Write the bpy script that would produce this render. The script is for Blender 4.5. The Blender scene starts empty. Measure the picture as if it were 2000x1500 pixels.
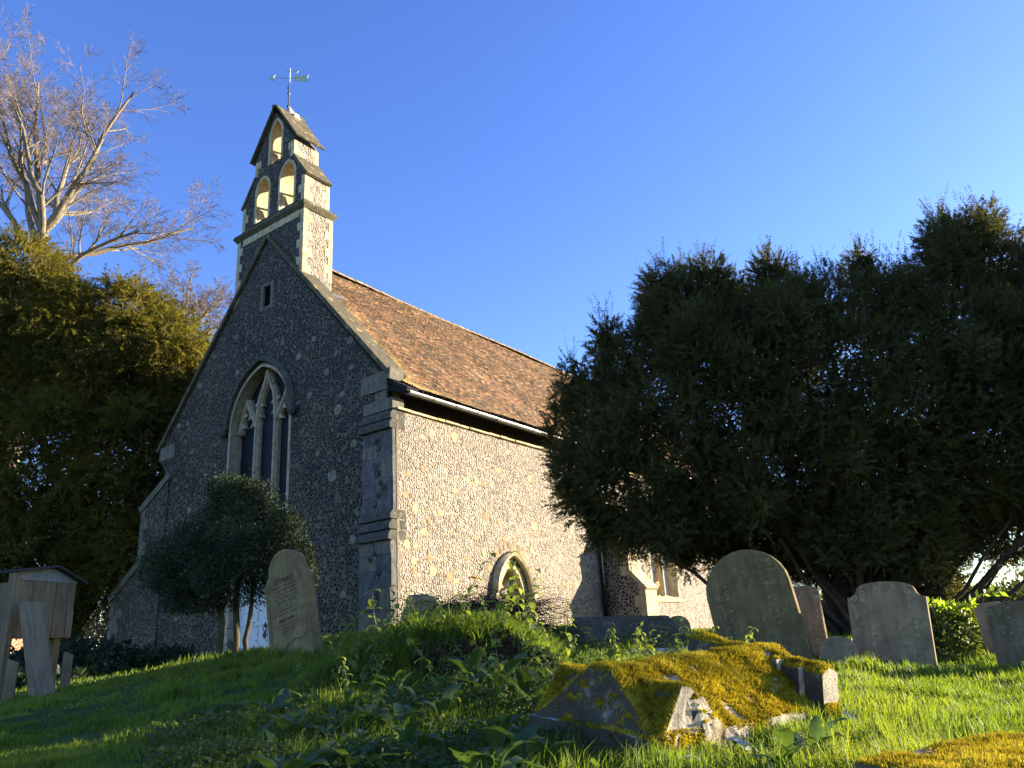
import bpy, bmesh, math, random
import numpy as np
from mathutils import Vector, Matrix, noise as mnoise
from mathutils.geometry import tessellate_polygon

SC = bpy.context.scene
COL = SC.collection
rad = math.radians

# ------------------------------------------------------------------ camera
EYE = Vector((0.0, 0.0, 1.0))
PITCH, ROLL = 0.32594, 0.0600358
cam = bpy.data.cameras.new("camera")
cam.sensor_width = 36.0
cam.lens = 27.054
cam.clip_start = 0.05
cam.clip_end = 6000
camo = bpy.data.objects.new("camera", cam)
COL.objects.link(camo)
fw = Vector((0, math.cos(PITCH), math.sin(PITCH)))
up0 = Vector((0, -math.sin(PITCH), math.cos(PITCH)))
rt0 = Vector((1, 0, 0))
cr, sr = math.cos(ROLL), math.sin(ROLL)
rt = rt0 * cr - up0 * sr
up = rt0 * sr + up0 * cr
camo.matrix_world = Matrix(((rt.x, up.x, -fw.x, EYE.x), (rt.y, up.y, -fw.y, EYE.y), (rt.z, up.z, -fw.z, EYE.z), (0, 0, 0, 1)))
SC.camera = camo

# ------------------------------------------------------------------ sky, sun, exposure
SUN_AZ, SUN_EL = rad(68.5), rad(10.7)      # azimuth clockwise from +Y
SKY_STRENGTH, SUN_STRENGTH, EXPOSURE = 0.118, 5.0, 2.02
w = bpy.data.worlds.new("World")
SC.world = w
w.use_nodes = True
nt = w.node_tree
nt.nodes.clear()
sky = nt.nodes.new("ShaderNodeTexSky")
sky.sky_type = 'NISHITA'
sky.sun_disc = False
sky.sun_elevation = SUN_EL
sky.sun_rotation = SUN_AZ
sky.altitude = 100
sky.air_density = 1.0
sky.dust_density = 0.3
sky.ozone_density = 3.0
bg = nt.nodes.new("ShaderNodeBackground")
bg.inputs[1].default_value = SKY_STRENGTH
wo = nt.nodes.new("ShaderNodeOutputWorld")
hs_ = nt.nodes.new("ShaderNodeHueSaturation")
hs_.inputs["Saturation"].default_value = 1.15
hs_.inputs["Hue"].default_value = 0.523
nt.links.new(sky.outputs[0], hs_.inputs["Color"])
nt.links.new(hs_.outputs[0], bg.inputs[0])
nt.links.new(bg.outputs[0], wo.inputs[0])
sd = Vector((math.sin(SUN_AZ) * math.cos(SUN_EL), math.cos(SUN_AZ) * math.cos(SUN_EL), math.sin(SUN_EL)))
sl = bpy.data.lights.new("sun", 'SUN')
sl.energy = SUN_STRENGTH
sl.angle = rad(0.5)
sl.color = (1.0, 0.85, 0.64)
so = bpy.data.objects.new("sun", sl)
so.rotation_euler = sd.to_track_quat('Z', 'Y').to_euler()
so.location = (30, 20, 30)
COL.objects.link(so)
SC.view_settings.view_transform = 'Standard'
SC.view_settings.look = 'None'
SC.view_settings.exposure = EXPOSURE
SC.view_settings.gamma = 1.0

# ------------------------------------------------------------------ helpers
def link(o, parent=None):
    COL.objects.link(o)
    if parent is not None:
        o.parent = parent
    return o

def tag(o, label=None, cat=None, group=None, kind=None):
    if label: o["label"] = label
    if cat: o["category"] = cat
    if group: o["group"] = group
    if kind: o["kind"] = kind
    return o

def empty(name, label, cat, loc=(0, 0, 0), rot=(0, 0, 0), group=None):
    o = bpy.data.objects.new(name, None)
    o.empty_display_size = 0.2
    o.location = loc
    o.rotation_euler = rot
    COL.objects.link(o)
    return tag(o, label, cat, group)

def copy_tree(o, parent=None):
    c = o.copy()
    COL.objects.link(c)
    c.parent = parent
    for ch in list(o.children):
        copy_tree(ch, c)
    return c

def np_mesh(name, V, F, mats, parent=None, mi=None, smooth=False):
    V = np.ascontiguousarray(V, dtype=np.float32)
    F = np.ascontiguousarray(F, dtype=np.int32)
    k = F.shape[1]
    me = bpy.data.meshes.new(name)
    me.vertices.add(len(V)); me.vertices.foreach_set("co", V.ravel())
    me.loops.add(F.size); me.loops.foreach_set("vertex_index", F.ravel())
    me.polygons.add(len(F))
    me.polygons.foreach_set("loop_start", np.arange(0, F.size, k, dtype=np.int32))
    me.polygons.foreach_set("loop_total", np.full(len(F), k, dtype=np.int32))
    if not isinstance(mats, (list, tuple)): mats = [mats]
    for m in mats: me.materials.append(m)
    if mi is not None: me.polygons.foreach_set("material_index", np.ascontiguousarray(mi, dtype=np.int32))
    if smooth: me.polygons.foreach_set("use_smooth", np.ones(len(F), dtype=bool))
    me.update(calc_edges=True)
    return link(bpy.data.objects.new(name, me), parent)

class MB:
    """collects polygons of one mesh"""
    def __init__(self): self.v = []; self.f = []; self.m = []
    def add(self, vs, fs, mi=0):
        n = len(self.v)
        self.v += [tuple(p) for p in vs]
        for f in fs:
            self.f.append(tuple(n + i for i in f)); self.m.append(mi)
    def box(self, a, b, mi=0, rot=None, jit=0.0, rng=None):
        x0, y0, z0 = a; x1, y1, z1 = b
        vs = [Vector(p) for p in ((x0,y0,z0),(x1,y0,z0),(x1,y1,z0),(x0,y1,z0),(x0,y0,z1),(x1,y0,z1),(x1,y1,z1),(x0,y1,z1))]
        if jit: vs = [p + Vector([rng.uniform(-jit, jit) for _ in range(3)]) for p in vs]
        if rot is not None:
            c = sum(vs, Vector()) / 8
            vs = [rot @ (p - c) + c for p in vs]
        self.add(vs, [(3,2,1,0),(4,5,6,7),(0,1,5,4),(1,2,6,5),(2,3,7,6),(3,0,4,7)], mi)
    def prism(self, outer, t0, t1, to3, holes=(), mi=0, side_mi=None):
        loops = [list(outer)] + [list(h) for h in holes]
        polys = [[Vector((p[0], p[1], 0)) for p in lp] for lp in loops]
        tris = tessellate_polygon(polys)
        flat = [p for lp in loops for p in lp]
        n = len(flat)
        vs = [to3(p[0], p[1], t0) for p in flat] + [to3(p[0], p[1], t1) for p in flat]
        fs = [tuple(t) for t in tris] + [tuple(i + n for i in reversed(t)) for t in tris]
        self.add(vs, fs, mi)
        base = 0; sides = []
        for lp in loops:
            k = len(lp)
            for i in range(k):
                j = (i + 1) % k
                sides.append((base + i, base + j, base + j + n, base + i + n))
            base += k
        self.add(vs, sides, mi if side_mi is None else side_mi)
    def sweep(self, pts, section, to3, mi=0, closed=False):
        """section: list of (offset in plane, t); pts: 2d polyline"""
        n = len(pts); k = len(section)
        vs = []
        for i, p in enumerate(pts):
            a = pts[max(i - 1, 0)] if not closed else pts[i - 1]
            b = pts[min(i + 1, n - 1)] if not closed else pts[(i + 1) % n]
            dx, dy = b[0] - a[0], b[1] - a[1]
            L = math.hypot(dx, dy) or 1
            nx, ny = -dy / L, dx / L
            for o, t in section: vs.append(to3(p[0] + nx * o, p[1] + ny * o, t))
        fs = []
        for i in range(n if closed else n - 1):
            j = (i + 1) % n
            for q in range(k):
                r = (q + 1) % k
                fs.append((i*k+q, i*k+r, j*k+r, j*k+q))
        if not closed:
            fs.append(tuple(range(k - 1, -1, -1))); fs.append(tuple((n-1)*k + q for q in range(k)))
        self.add(vs, fs, mi)
    def tube(self, pts, radii, sides=8, mi=0, cap=True):
        pts = [Vector(p) for p in pts]
        n = len(pts)
        vs = []; ref = Vector((0.13, 0.21, 0.97)).normalized()
        for i in range(n):
            d = (pts[min(i+1, n-1)] - pts[max(i-1, 0)]).normalized()
            a = d.cross(ref)
            if a.length < 0.05: a = d.cross(Vector((1, 0, 0)))
            a.normalize(); b = d.cross(a)
            r = radii[i] if hasattr(radii, '__len__') else radii
            for s in range(sides):
                t = 2 * math.pi * s / sides
                vs.append(pts[i] + (a * math.cos(t) + b * math.sin(t)) * r)
        fs = []
        for i in range(n - 1):
            for s in range(sides):
                q = (s + 1) % sides
                fs.append((i*sides+s, i*sides+q, (i+1)*sides+q, (i+1)*sides+s))
        if cap:
            fs.append(tuple(range(sides - 1, -1, -1))); fs.append(tuple((n-1)*sides + s for s in range(sides)))
        self.add(vs, fs, mi)
    def build(self, name, mats, parent=None, smooth=False, bevel=0.0, recalc=True):
        me = bpy.data.meshes.new(name)
        me.from_pydata([tuple(p) for p in self.v], [], self.f)
        if not isinstance(mats, (list, tuple)): mats = [mats]
        for m in mats: me.materials.append(m)
        me.polygons.foreach_set("material_index", self.m)
        if smooth: me.polygons.foreach_set("use_smooth", [True] * len(self.f))
        me.update()
        if recalc:
            bm = bmesh.new(); bm.from_mesh(me)
            bmesh.ops.remove_doubles(bm, verts=bm.verts, dist=1e-5)
            bmesh.ops.recalc_face_normals(bm, faces=bm.faces)
            bm.to_mesh(me); bm.free()
        o = link(bpy.data.objects.new(name, me), parent)
        if bevel:
            md = o.modifiers.new("bevel", 'BEVEL'); md.width = bevel; md.segments = 2; md.limit_method = 'ANGLE'; md.angle_limit = rad(35)
        return o

def arch(c, w_, zs, h, n=12, base=None):
    """pointed arch outline, from +w side over the apex to -w side; base adds straight jambs down to z=base"""
    R = (w_*w_ + h*h) / (2*w_)
    th = math.atan2(h, R - w_)
    L = [(c + w_ - R + R*math.cos(th*i/n), zs + R*math.sin(th*i/n)) for i in range(n + 1)]
    Rr = [(2*c - p[0], p[1]) for p in reversed(L[:-1])]
    pts = L + Rr
    if base is not None: pts = [(c + w_, base)] + pts + [(c - w_, base)]
    return pts

def bez(p0, p1, p2, p3, n=10):
    out = []
    for i in range(n + 1):
        t = i/n; s = 1 - t
        out.append(tuple(s**3*a + 3*s*s*t*b + 3*s*t*t*c + t**3*d for a, b, c, d in zip(p0, p1, p2, p3)))
    return out

# ------------------------------------------------------------------ materials
class NT:
    def __init__(self, name, rough=0.9, spec=0.2):
        self.mat = bpy.data.materials.new(name); self.mat.use_nodes = True
        self.t = self.mat.node_tree
        self.b = self.t.nodes["Principled BSDF"]
        self.b.inputs["Roughness"].default_value = rough
        self.b.inputs["Specular IOR Level"].default_value = spec
        self.out = self.t.nodes["Material Output"]
        self.tc = self.n("ShaderNodeTexCoord")
        self.co = self.tc.outputs["Object"]
    def n(self, ty, **kw):
        x = self.t.nodes.new(ty)
        for k, v in kw.items(): setattr(x, k, v)
        return x
    def l(self, a, b): self.t.links.new(a, b)
    def noise(self, scale, detail=4, rough=0.55, co=None, dist=0.0):
        x = self.n("ShaderNodeTexNoise")
        x.inputs["Scale"].default_value = scale; x.inputs["Detail"].default_value = detail
        x.inputs["Roughness"].default_value = rough; x.inputs["Distortion"].default_value = dist
        self.l(co or self.co, x.inputs["Vector"])
        return x.outputs["Fac"]
    def stretch(self, s, co=None):
        m = self.n("ShaderNodeMapping"); m.inputs["Scale"].default_value = s
        self.l(co or self.co, m.inputs["Vector"]); return m.outputs[0]
    def ramp(self, fac, stops, interp='LINEAR'):
        r = self.n("ShaderNodeValToRGB"); r.color_ramp.interpolation = interp
        el = r.color_ramp.elements
        while len(el) < len(stops): el.new(0.5)
        for e, (p, c) in zip(el, stops):
            e.position = p; e.color = (*c, 1) if len(c) == 3 else c
        self.l(fac, r.inputs[0]); return r.outputs[0]
    def mix(self, fac, a, b, mode='MIX'):
        m = self.n("ShaderNodeMix", data_type='RGBA', blend_type=mode)
        for s, v in ((0, fac), (6, a), (7, b)):
            if hasattr(v, "is_linked") or isinstance(v, bpy.types.NodeSocket): self.l(v, m.inputs[s])
            elif isinstance(v, (int, float)): m.inputs[s].default_value = v
            else: m.inputs[s].default_value = (*v, 1)
        return m.outputs[2]
    def math(self, op, a, b=None):
        m = self.n("ShaderNodeMath", operation=op)
        for s, v in ((0, a), (1, b)):
            if v is None: continue
            if isinstance(v, (int, float)): m.inputs[s].default_value = v
            else: self.l(v, m.inputs[s])
        return m.outputs[0]
    def remap(self, v, a, b, c=0.0, d=1.0, smooth=True):
        m = self.n("ShaderNodeMapRange"); m.interpolation_type = 'SMOOTHSTEP' if smooth else 'LINEAR'
        self.l(v, m.inputs[0])
        for i, x in enumerate((a, b, c, d)): m.inputs[i + 1].default_value = x
        return m.outputs[0]
    def bump(self, h, strength=0.5, dist=0.02):
        b = self.n("ShaderNodeBump"); b.inputs["Strength"].default_value = strength; b.inputs["Distance"].default_value = dist
        self.l(h, b.inputs["Height"]); self.l(b.outputs[0], self.b.inputs["Normal"])
    def color(self, c):
        if isinstance(c, bpy.types.NodeSocket): self.l(c, self.b.inputs["Base Color"])
        else: self.b.inputs["Base Color"].default_value = (*c, 1)
        return self

def flint(name, scale, stones, mortar, edge=0.09, bump=0.8, bdist=0.03, stain=None):
    m = NT(name, 0.75, 0.3)
    wob = m.n("ShaderNodeTexNoise"); wob.inputs["Scale"].default_value = 9.0; wob.inputs["Detail"].default_value = 2
    m.l(m.co, wob.inputs["Vector"])
    va = m.n("ShaderNodeVectorMath", operation='SCALE'); m.l(wob.outputs["Color"], va.inputs[0]); va.inputs["Scale"].default_value = 0.06
    vb = m.n("ShaderNodeVectorMath", operation='ADD'); m.l(m.co, vb.inputs[0]); m.l(va.outputs[0], vb.inputs[1])
    v1 = m.n("ShaderNodeTexVoronoi", feature='F1'); v2 = m.n("ShaderNodeTexVoronoi", feature='DISTANCE_TO_EDGE')
    for v in (v1, v2):
        v.inputs["Scale"].default_value = scale; v.inputs["Randomness"].default_value = 0.95
        m.l(vb.outputs[0], v.inputs["Vector"])
    sep = m.n("ShaderNodeSeparateColor"); m.l(v1.outputs["Color"], sep.inputs[0])
    sc = m.ramp(sep.outputs[0], stones)
    # knapped faces: each stone has its own darker or paler core
    core = m.ramp(m.noise(scale * 3.2, 3), [(0.38, (0.55, 0.55, 0.56)), (0.62, (1.25, 1.23, 1.2))])
    sc = m.mix(1.0, sc, core, 'MULTIPLY')
    big = m.noise(0.55, 4)
    wd = m.remap(big, 0.35, 0.68, edge * 0.55, edge * 1.35)
    d = m.math('SUBTRACT', v2.outputs["Distance"], wd)
    f = m.remap(d, -0.02, 0.05)
    mort = m.ramp(m.noise(30, 3), [(0.3, tuple(c * 0.75 for c in mortar)), (0.7, tuple(c * 1.15 for c in mortar))])
    c = m.mix(f, mort, sc)
    st = m.ramp(m.noise(0.35, 5), stain or [(0.3, (0.82, 0.80, 0.78)), (0.7, (1.1, 1.08, 1.04))])
    c = m.mix(1.0, c, st, 'MULTIPLY')
    m.color(c)
    dome = m.remap(v2.outputs["Distance"], 0.0, 0.45)
    hh = m.math('ADD', dome, m.math('MULTIPLY', m.noise(scale * 5, 3), 0.25))
    m.bump(hh, bump, bdist)
    return m.mat

def stone(name, base, lichen=None, scale=6.0, bump=0.35, streak=True, amount=0.5, spots=True):
    m = NT(name, 0.92, 0.15)
    c = m.ramp(m.noise(scale, 6, 0.65), [(0.25, tuple(x * 0.55 for x in base)), (0.5, base), (0.78, tuple(min(1, x * 1.4) for x in base))])
    if streak:
        s = m.noise(1.0, 4, 0.6, co=m.stretch((14, 14, 1.4)))
        c = m.mix(0.55, c, m.ramp(s, [(0.3, (0.45, 0.43, 0.38)), (0.65, (1.15, 1.15, 1.12))]), 'MULTIPLY')
    if lichen:
        f = m.remap(m.noise(scale * 0.55, 5, 0.7), 0.62 - 0.25 * amount, 0.74 - 0.2 * amount)
        c = m.mix(f, c, lichen)
    if spots:
        vo = m.n("ShaderNodeTexVoronoi", feature='F1'); vo.inputs["Scale"].default_value = 17.0
        m.l(m.co, vo.inputs["Vector"])
        sp = m.remap(vo.outputs["Distance"], 0.16, 0.22, 1.0, 0.0)
        sp = m.math('MULTIPLY', sp, m.remap(m.noise(3.0, 2), 0.55, 0.62))
        c = m.mix(m.math('MULTIPLY', sp, 0.6), c, (0.42, 0.42, 0.37))
        v3 = m.n("ShaderNodeTexVoronoi", feature='F1'); v3.inputs["Scale"].default_value = 11.0
        m.l(m.co, v3.inputs["Vector"])
        wv = m.math('ADD', v3.outputs["Distance"], m.math('MULTIPLY', m.noise(22, 4), 0.42))
        ringm = m.math('MULTIPLY', m.remap(wv, 0.38, 0.48), m.remap(wv, 0.50, 0.62, 1.0, 0.0))
        ringm = m.math('MULTIPLY', ringm, m.remap(m.noise(2.2, 2), 0.46, 0.58))
        c = m.mix(m.math('MULTIPLY', ringm, 0.42), c, tuple(min(1, x * 2.1) for x in base))
        c = m.mix(m.math('MULTIPLY', m.remap(m.noise(3.1, 4), 0.56, 0.70), 0.35), c, (base[0] * 0.75, base[1] * 0.52, base[2] * 0.4))
    m.color(c)
    m.bump(m.math('ADD', m.noise(scale * 4, 8, 0.7), m.math('MULTIPLY', m.noise(scale * 16, 4), 0.3)), bump, 0.02)
    return m.mat

def foliage(name, c_dark, c_mid, c_light, trans=0.35, scale=1.4, rough=0.55, spec=0.25, fine=9.0):
    m = NT(name, rough, spec)
    n1 = m.noise(scale, 3); n2 = m.noise(fine, 2)
    f = m.math('ADD', m.math('MULTIPLY', n1, 0.6), m.math('MULTIPLY', n2, 0.4))
    c = m.ramp(f, [(0.32, c_dark), (0.5, c_mid), (0.68, c_light)])
    m.color(c)
    tr = m.n("ShaderNodeBsdfTranslucent")
    tc2 = m.mix(1.0, c, (1.9, 1.8, 0.7), 'MULTIPLY')
    m.l(tc2, tr.inputs[0])
    mx = m.n("ShaderNodeMixShader"); mx.inputs[0].default_value = trans
    m.l(m.b.outputs[0], mx.inputs[1]); m.l(tr.outputs[0], mx.inputs[2])
    m.l(mx.outputs[0], m.out.inputs[0])
    return m.mat

def plain(name, col, rough=0.7, spec=0.3, metal=0.0, var=0.25, scale=8.0, bump=0.1):
    m = NT(name, rough, spec)
    m.b.inputs["Metallic"].default_value = metal
    m.color(m.ramp(m.noise(scale, 5, 0.65), [(0.3, tuple(x * (1 - var) for x in col)), (0.7, tuple(min(1, x * (1 + var)) for x in col))]))
    m.bump(m.noise(scale * 5, 4), bump, 0.01)
    return m.mat

def wood(name, base, rough=0.85):
    m = NT(name, rough, 0.2)
    g = m.noise(1.0, 6, 0.7, co=m.stretch((38, 38, 1.6)), dist=0.4)
    c = m.ramp(g, [(0.25, tuple(x * 0.4 for x in base)), (0.5, base), (0.75, tuple(x * 1.5 for x in base))])
    c = m.mix(0.6, c, m.ramp(m.noise(2.2, 4), [(0.3, (0.6, 0.55, 0.45)), (0.7, (1.2, 1.2, 1.15))]), 'MULTIPLY')
    m.color(c); m.bump(g, 0.35, 0.008)
    return m.mat

def bark(name, base, scale=7.0):
    m = NT(name, 0.95, 0.1)
    g = m.noise(1.0, 6, 0.7, co=m.stretch((scale * 2.2, scale * 2.2, scale * 0.35)))
    c = m.ramp(g, [(0.3, tuple(x * 0.45 for x in base)), (0.55, base), (0.75, tuple(x * 1.35 for x in base))])
    m.color(c); m.bump(g, 0.6, 0.03)
    return m.mat

M = {}
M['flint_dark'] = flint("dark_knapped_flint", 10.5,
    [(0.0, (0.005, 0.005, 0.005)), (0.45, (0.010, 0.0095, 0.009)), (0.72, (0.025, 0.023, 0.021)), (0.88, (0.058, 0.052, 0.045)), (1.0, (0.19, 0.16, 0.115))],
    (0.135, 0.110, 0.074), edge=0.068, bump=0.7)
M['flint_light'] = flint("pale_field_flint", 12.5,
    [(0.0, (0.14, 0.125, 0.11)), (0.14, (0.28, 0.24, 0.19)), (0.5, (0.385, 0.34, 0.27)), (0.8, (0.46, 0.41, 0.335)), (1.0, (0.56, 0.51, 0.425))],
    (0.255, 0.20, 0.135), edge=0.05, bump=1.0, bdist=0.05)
M['flint_brown'] = flint("buttress_flint_in_warm_mortar", 9.0,
    [(0.0, (0.02, 0.018, 0.017)), (0.5, (0.045, 0.04, 0.036)), (0.85, (0.09, 0.08, 0.07)), (1.0, (0.2, 0.18, 0.15))],
    (0.40, 0.32, 0.23), edge=0.12, bump=0.7)
M['ashlar'] = stone("grey_ashlar_stone", (0.165, 0.148, 0.115), lichen=(0.11, 0.10, 0.06), amount=0.25, spots=False)
M['ashlar_warm'] = stone("warm_ashlar_stone", (0.50, 0.42, 0.27), lichen=(0.42, 0.34, 0.14), amount=0.4, spots=False)
M['tracery'] = stone("tracery_stone", (0.36, 0.30, 0.21), lichen=(0.24, 0.20, 0.115), amount=0.2, spots=False, streak=False)
M['dark_stone'] = stone("dark_weathered_stone", (0.085, 0.08, 0.066), lichen=(0.18, 0.17, 0.145), amount=0.15)
M['rough_ashlar'] = stone("rough_grey_stone", (0.13, 0.125, 0.125), lichen=(0.075, 0.072, 0.07), scale=4.5, amount=0.5, bump=0.9, spots=False)
M['coping'] = stone("lichened_coping_stone", (0.105, 0.092, 0.06), lichen=(0.30, 0.24, 0.105), amount=0.3, spots=False)
M['block_pale'] = stone("pale_stray_block", (0.19, 0.165, 0.12), spots=False, streak=False)
M['block_yellow'] = stone("yellow_stray_block", (0.56, 0.43, 0.20), spots=False, streak=False)
M['block_brick'] = stone("orange_stray_brick", (0.42, 0.22, 0.12), spots=False, streak=False)
M['grave'] = stone("gravestone_green_grey", (0.18, 0.130, 0.058), lichen=(0.105, 0.088, 0.034), amount=0.45, scale=4.0)
M['grave_grey'] = stone("gravestone_grey", (0.28, 0.205, 0.118), lichen=(0.165, 0.118, 0.062), amount=0.45, scale=4.0)
M['grave_brown'] = stone("gravestone_brown", (0.235, 0.17, 0.082), lichen=(0.14, 0.106, 0.044), amount=0.4, scale=3.5, spots=False)
M['grave_dark'] = stone("gravestone_dark", (0.16, 0.120, 0.072), lichen=(0.098, 0.08, 0.042), amount=0.5, scale=4.0)
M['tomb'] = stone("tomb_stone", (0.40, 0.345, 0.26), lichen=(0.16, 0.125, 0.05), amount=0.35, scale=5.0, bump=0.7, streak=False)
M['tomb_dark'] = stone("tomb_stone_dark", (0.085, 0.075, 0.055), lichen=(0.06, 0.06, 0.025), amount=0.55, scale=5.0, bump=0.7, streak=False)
M['ridge'] = stone("lichened_ridge_tile", (0.24, 0.175, 0.10), lichen=(0.38, 0.30, 0.14), amount=0.4, spots=False, streak=False)
M['tomb_end_shade'] = stone("tomb_end_shade_and_lichen", (0.075, 0.062, 0.043), lichen=(0.36, 0.31, 0.23), amount=0.12, scale=4.2, bump=0.8, streak=False, spots=False)  # lichened stone, darkened further to carry the shade of the sunless ends
M['pale_rock'] = stone("pale_rock", (0.48, 0.44, 0.37), lichen=(0.25, 0.23, 0.17), amount=0.4, bump=0.8, streak=False)
M['glass_dark'] = plain("dark_window_pane", (0.010, 0.011, 0.018), rough=0.6, spec=0.12, var=0.4, scale=1.5, bump=0.03)
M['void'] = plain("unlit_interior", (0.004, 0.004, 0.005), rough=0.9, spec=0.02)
M['glass_lead'] = plain("leaded_pane", (0.42, 0.44, 0.46), rough=0.35, spec=0.5, var=0.45, scale=14, bump=0.3)
M['white_paint'] = plain("white_door_paint", (0.62, 0.62, 0.60), rough=0.55, var=0.12)
M['iron'] = plain("black_iron", (0.012, 0.012, 0.013), rough=0.55, spec=0.4)
M['black_paint'] = plain("black_pipe_paint", (0.008, 0.008, 0.010), rough=0.4, spec=0.4)
M['soffit'] = plain("tarred_soffit_board", (0.012, 0.011, 0.010), rough=0.9)
M['gutter'] = plain("galvanised_gutter", (0.22, 0.22, 0.21), rough=0.42, metal=0.6, var=0.3, scale=5)
M['lead'] = plain("lead_flashing", (0.16, 0.16, 0.17), rough=0.6, metal=0.3)
M['verdigris'] = plain("verdigris_copper", (0.42, 0.56, 0.46), rough=0.7, var=0.25, scale=20)
M['rod'] = plain("weathered_iron_rod", (0.12, 0.10, 0.09), rough=0.6)
M['bell'] = plain("bell_bronze", (0.03, 0.028, 0.022), rough=0.5, metal=0.5)
M['hut_wood'] = wood("grey_weathered_timber", (0.20, 0.155, 0.098))
M['hut_pale'] = wood("pale_gable_board", (0.25, 0.25, 0.245))
M['hut_roof'] = plain("dark_felt_roof", (0.045, 0.045, 0.05), rough=0.9)
M['bark_yew'] = bark("yew_bark", (0.07, 0.05, 0.035))
M['bark_pale'] = bark("pale_bark", (0.23, 0.19, 0.13), 3.0)
M['bark_olive'] = bark("olive_bark", (0.085, 0.075, 0.045), 5.0)
M['bark_dark'] = bark("dark_bark", (0.05, 0.047, 0.035))
M['twig'] = plain("red_brown_twig", (0.175, 0.135, 0.10), rough=0.8)
M['twig_dark'] = plain("dark_dead_twig", (0.03, 0.021, 0.016), rough=0.9)
M['yew_leaf'] = foliage("yew_needles", (0.034, 0.035, 0.014), (0.060, 0.061, 0.023), (0.11, 0.10, 0.036), trans=0.3, rough=0.7, spec=0.1)
M['yew_leaf_gold'] = foliage("yew_needles_olive", (0.036, 0.036, 0.010), (0.092, 0.084, 0.019), (0.19, 0.155, 0.034), rough=0.7, spec=0.1, trans=0.42, scale=0.7)
M['holly_leaf'] = foliage("evergreen_bush_leaf", (0.016, 0.026, 0.014), (0.028, 0.044, 0.021), (0.05, 0.07, 0.032), trans=0.15, rough=0.55, spec=0.15)
M['laurel_leaf'] = foliage("laurel_leaf", (0.03, 0.05, 0.015), (0.06, 0.09, 0.025), (0.11, 0.13, 0.03), trans=0.35, rough=0.3, spec=0.5)
M['sap_leaf'] = foliage("yellow_green_leaf", (0.12, 0.19, 0.02), (0.20, 0.28, 0.03), (0.30, 0.36, 0.05), trans=0.55)
M['grass'] = foliage("grass_blade", (0.055, 0.09, 0.014), (0.10, 0.155, 0.02), (0.19, 0.225, 0.035), trans=0.55, scale=0.9, fine=14)
M['dock_leaf'] = foliage("broad_leaf", (0.035, 0.065, 0.02), (0.06, 0.105, 0.028), (0.10, 0.15, 0.04), trans=0.4, rough=0.4, spec=0.4, scale=6)
M['weed_leaf'] = foliage("ground_cover_leaf", (0.03, 0.055, 0.015), (0.055, 0.09, 0.022), (0.09, 0.13, 0.03), trans=0.4, scale=5)
M['nettle_leaf'] = foliage("nettle_leaf", (0.08, 0.12, 0.03), (0.14, 0.19, 0.045), (0.22, 0.26, 0.07), trans=0.5, scale=6)
M['stem'] = plain("green_stem", (0.16, 0.15, 0.06), rough=0.7)
M['moss'] = foliage("golden_moss", (0.13, 0.095, 0.012), (0.31, 0.245, 0.022), (0.49, 0.41, 0.055), trans=0.25, scale=6, fine=30, rough=0.9, spec=0.05)
M['moss_base'] = plain("moss_mat_ground", (0.20, 0.145, 0.014), rough=1.0, spec=0.02, var=0.6, scale=30, bump=0.8)
M['thicket'] = foliage("pale_thicket_twigs", (0.10, 0.08, 0.05), (0.20, 0.17, 0.11), (0.30, 0.26, 0.18), trans=0.2)
M['far_leaf'] = foliage("far_hedge_leaf", (0.04, 0.05, 0.015), (0.08, 0.085, 0.025), (0.13, 0.12, 0.04), trans=0.2)
M['soil'] = plain("dark_crumbly_soil", (0.05, 0.034, 0.020), rough=1.0, spec=0.05, var=0.6, scale=22, bump=0.9)

def ground_mat():
    m = NT("turf_and_soil", 1.0, 0.05)
    c = m.ramp(m.noise(1.3, 6, 0.65), [(0.3, (0.03, 0.045, 0.012)), (0.55, (0.05, 0.075, 0.018)), (0.75, (0.075, 0.095, 0.03))])
    m.color(c); m.bump(m.noise(25, 5), 0.6, 0.03)
    return m.mat
M['ground'] = ground_mat()
def mound_mat():
    m = NT("turf_mound_surface", 1.0, 0.05)
    g = m.ramp(m.noise(4, 5), [(0.3, (0.05, 0.07, 0.015)), (0.7, (0.09, 0.11, 0.03))])
    s = m.ramp(m.noise(24, 5, 0.7), [(0.3, (0.012, 0.008, 0.005)), (0.55, (0.05, 0.034, 0.02)), (0.8, (0.16, 0.11, 0.06))])
    geo = m.n("ShaderNodeNewGeometry"); sx = m.n("ShaderNodeSeparateXYZ"); m.l(geo.outputs["True Normal"], sx.inputs[0])
    f = m.remap(m.math('ADD', sx.outputs[2], m.math('MULTIPLY', m.math('SUBTRACT', m.noise(9, 4), 0.5), 0.5)), 0.5, 0.75)
    m.color(m.mix(f, s, g)); m.bump(m.noise(30, 6, 0.7), 0.9, 0.04)
    return m.mat
M['mound'] = mound_mat()
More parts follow.
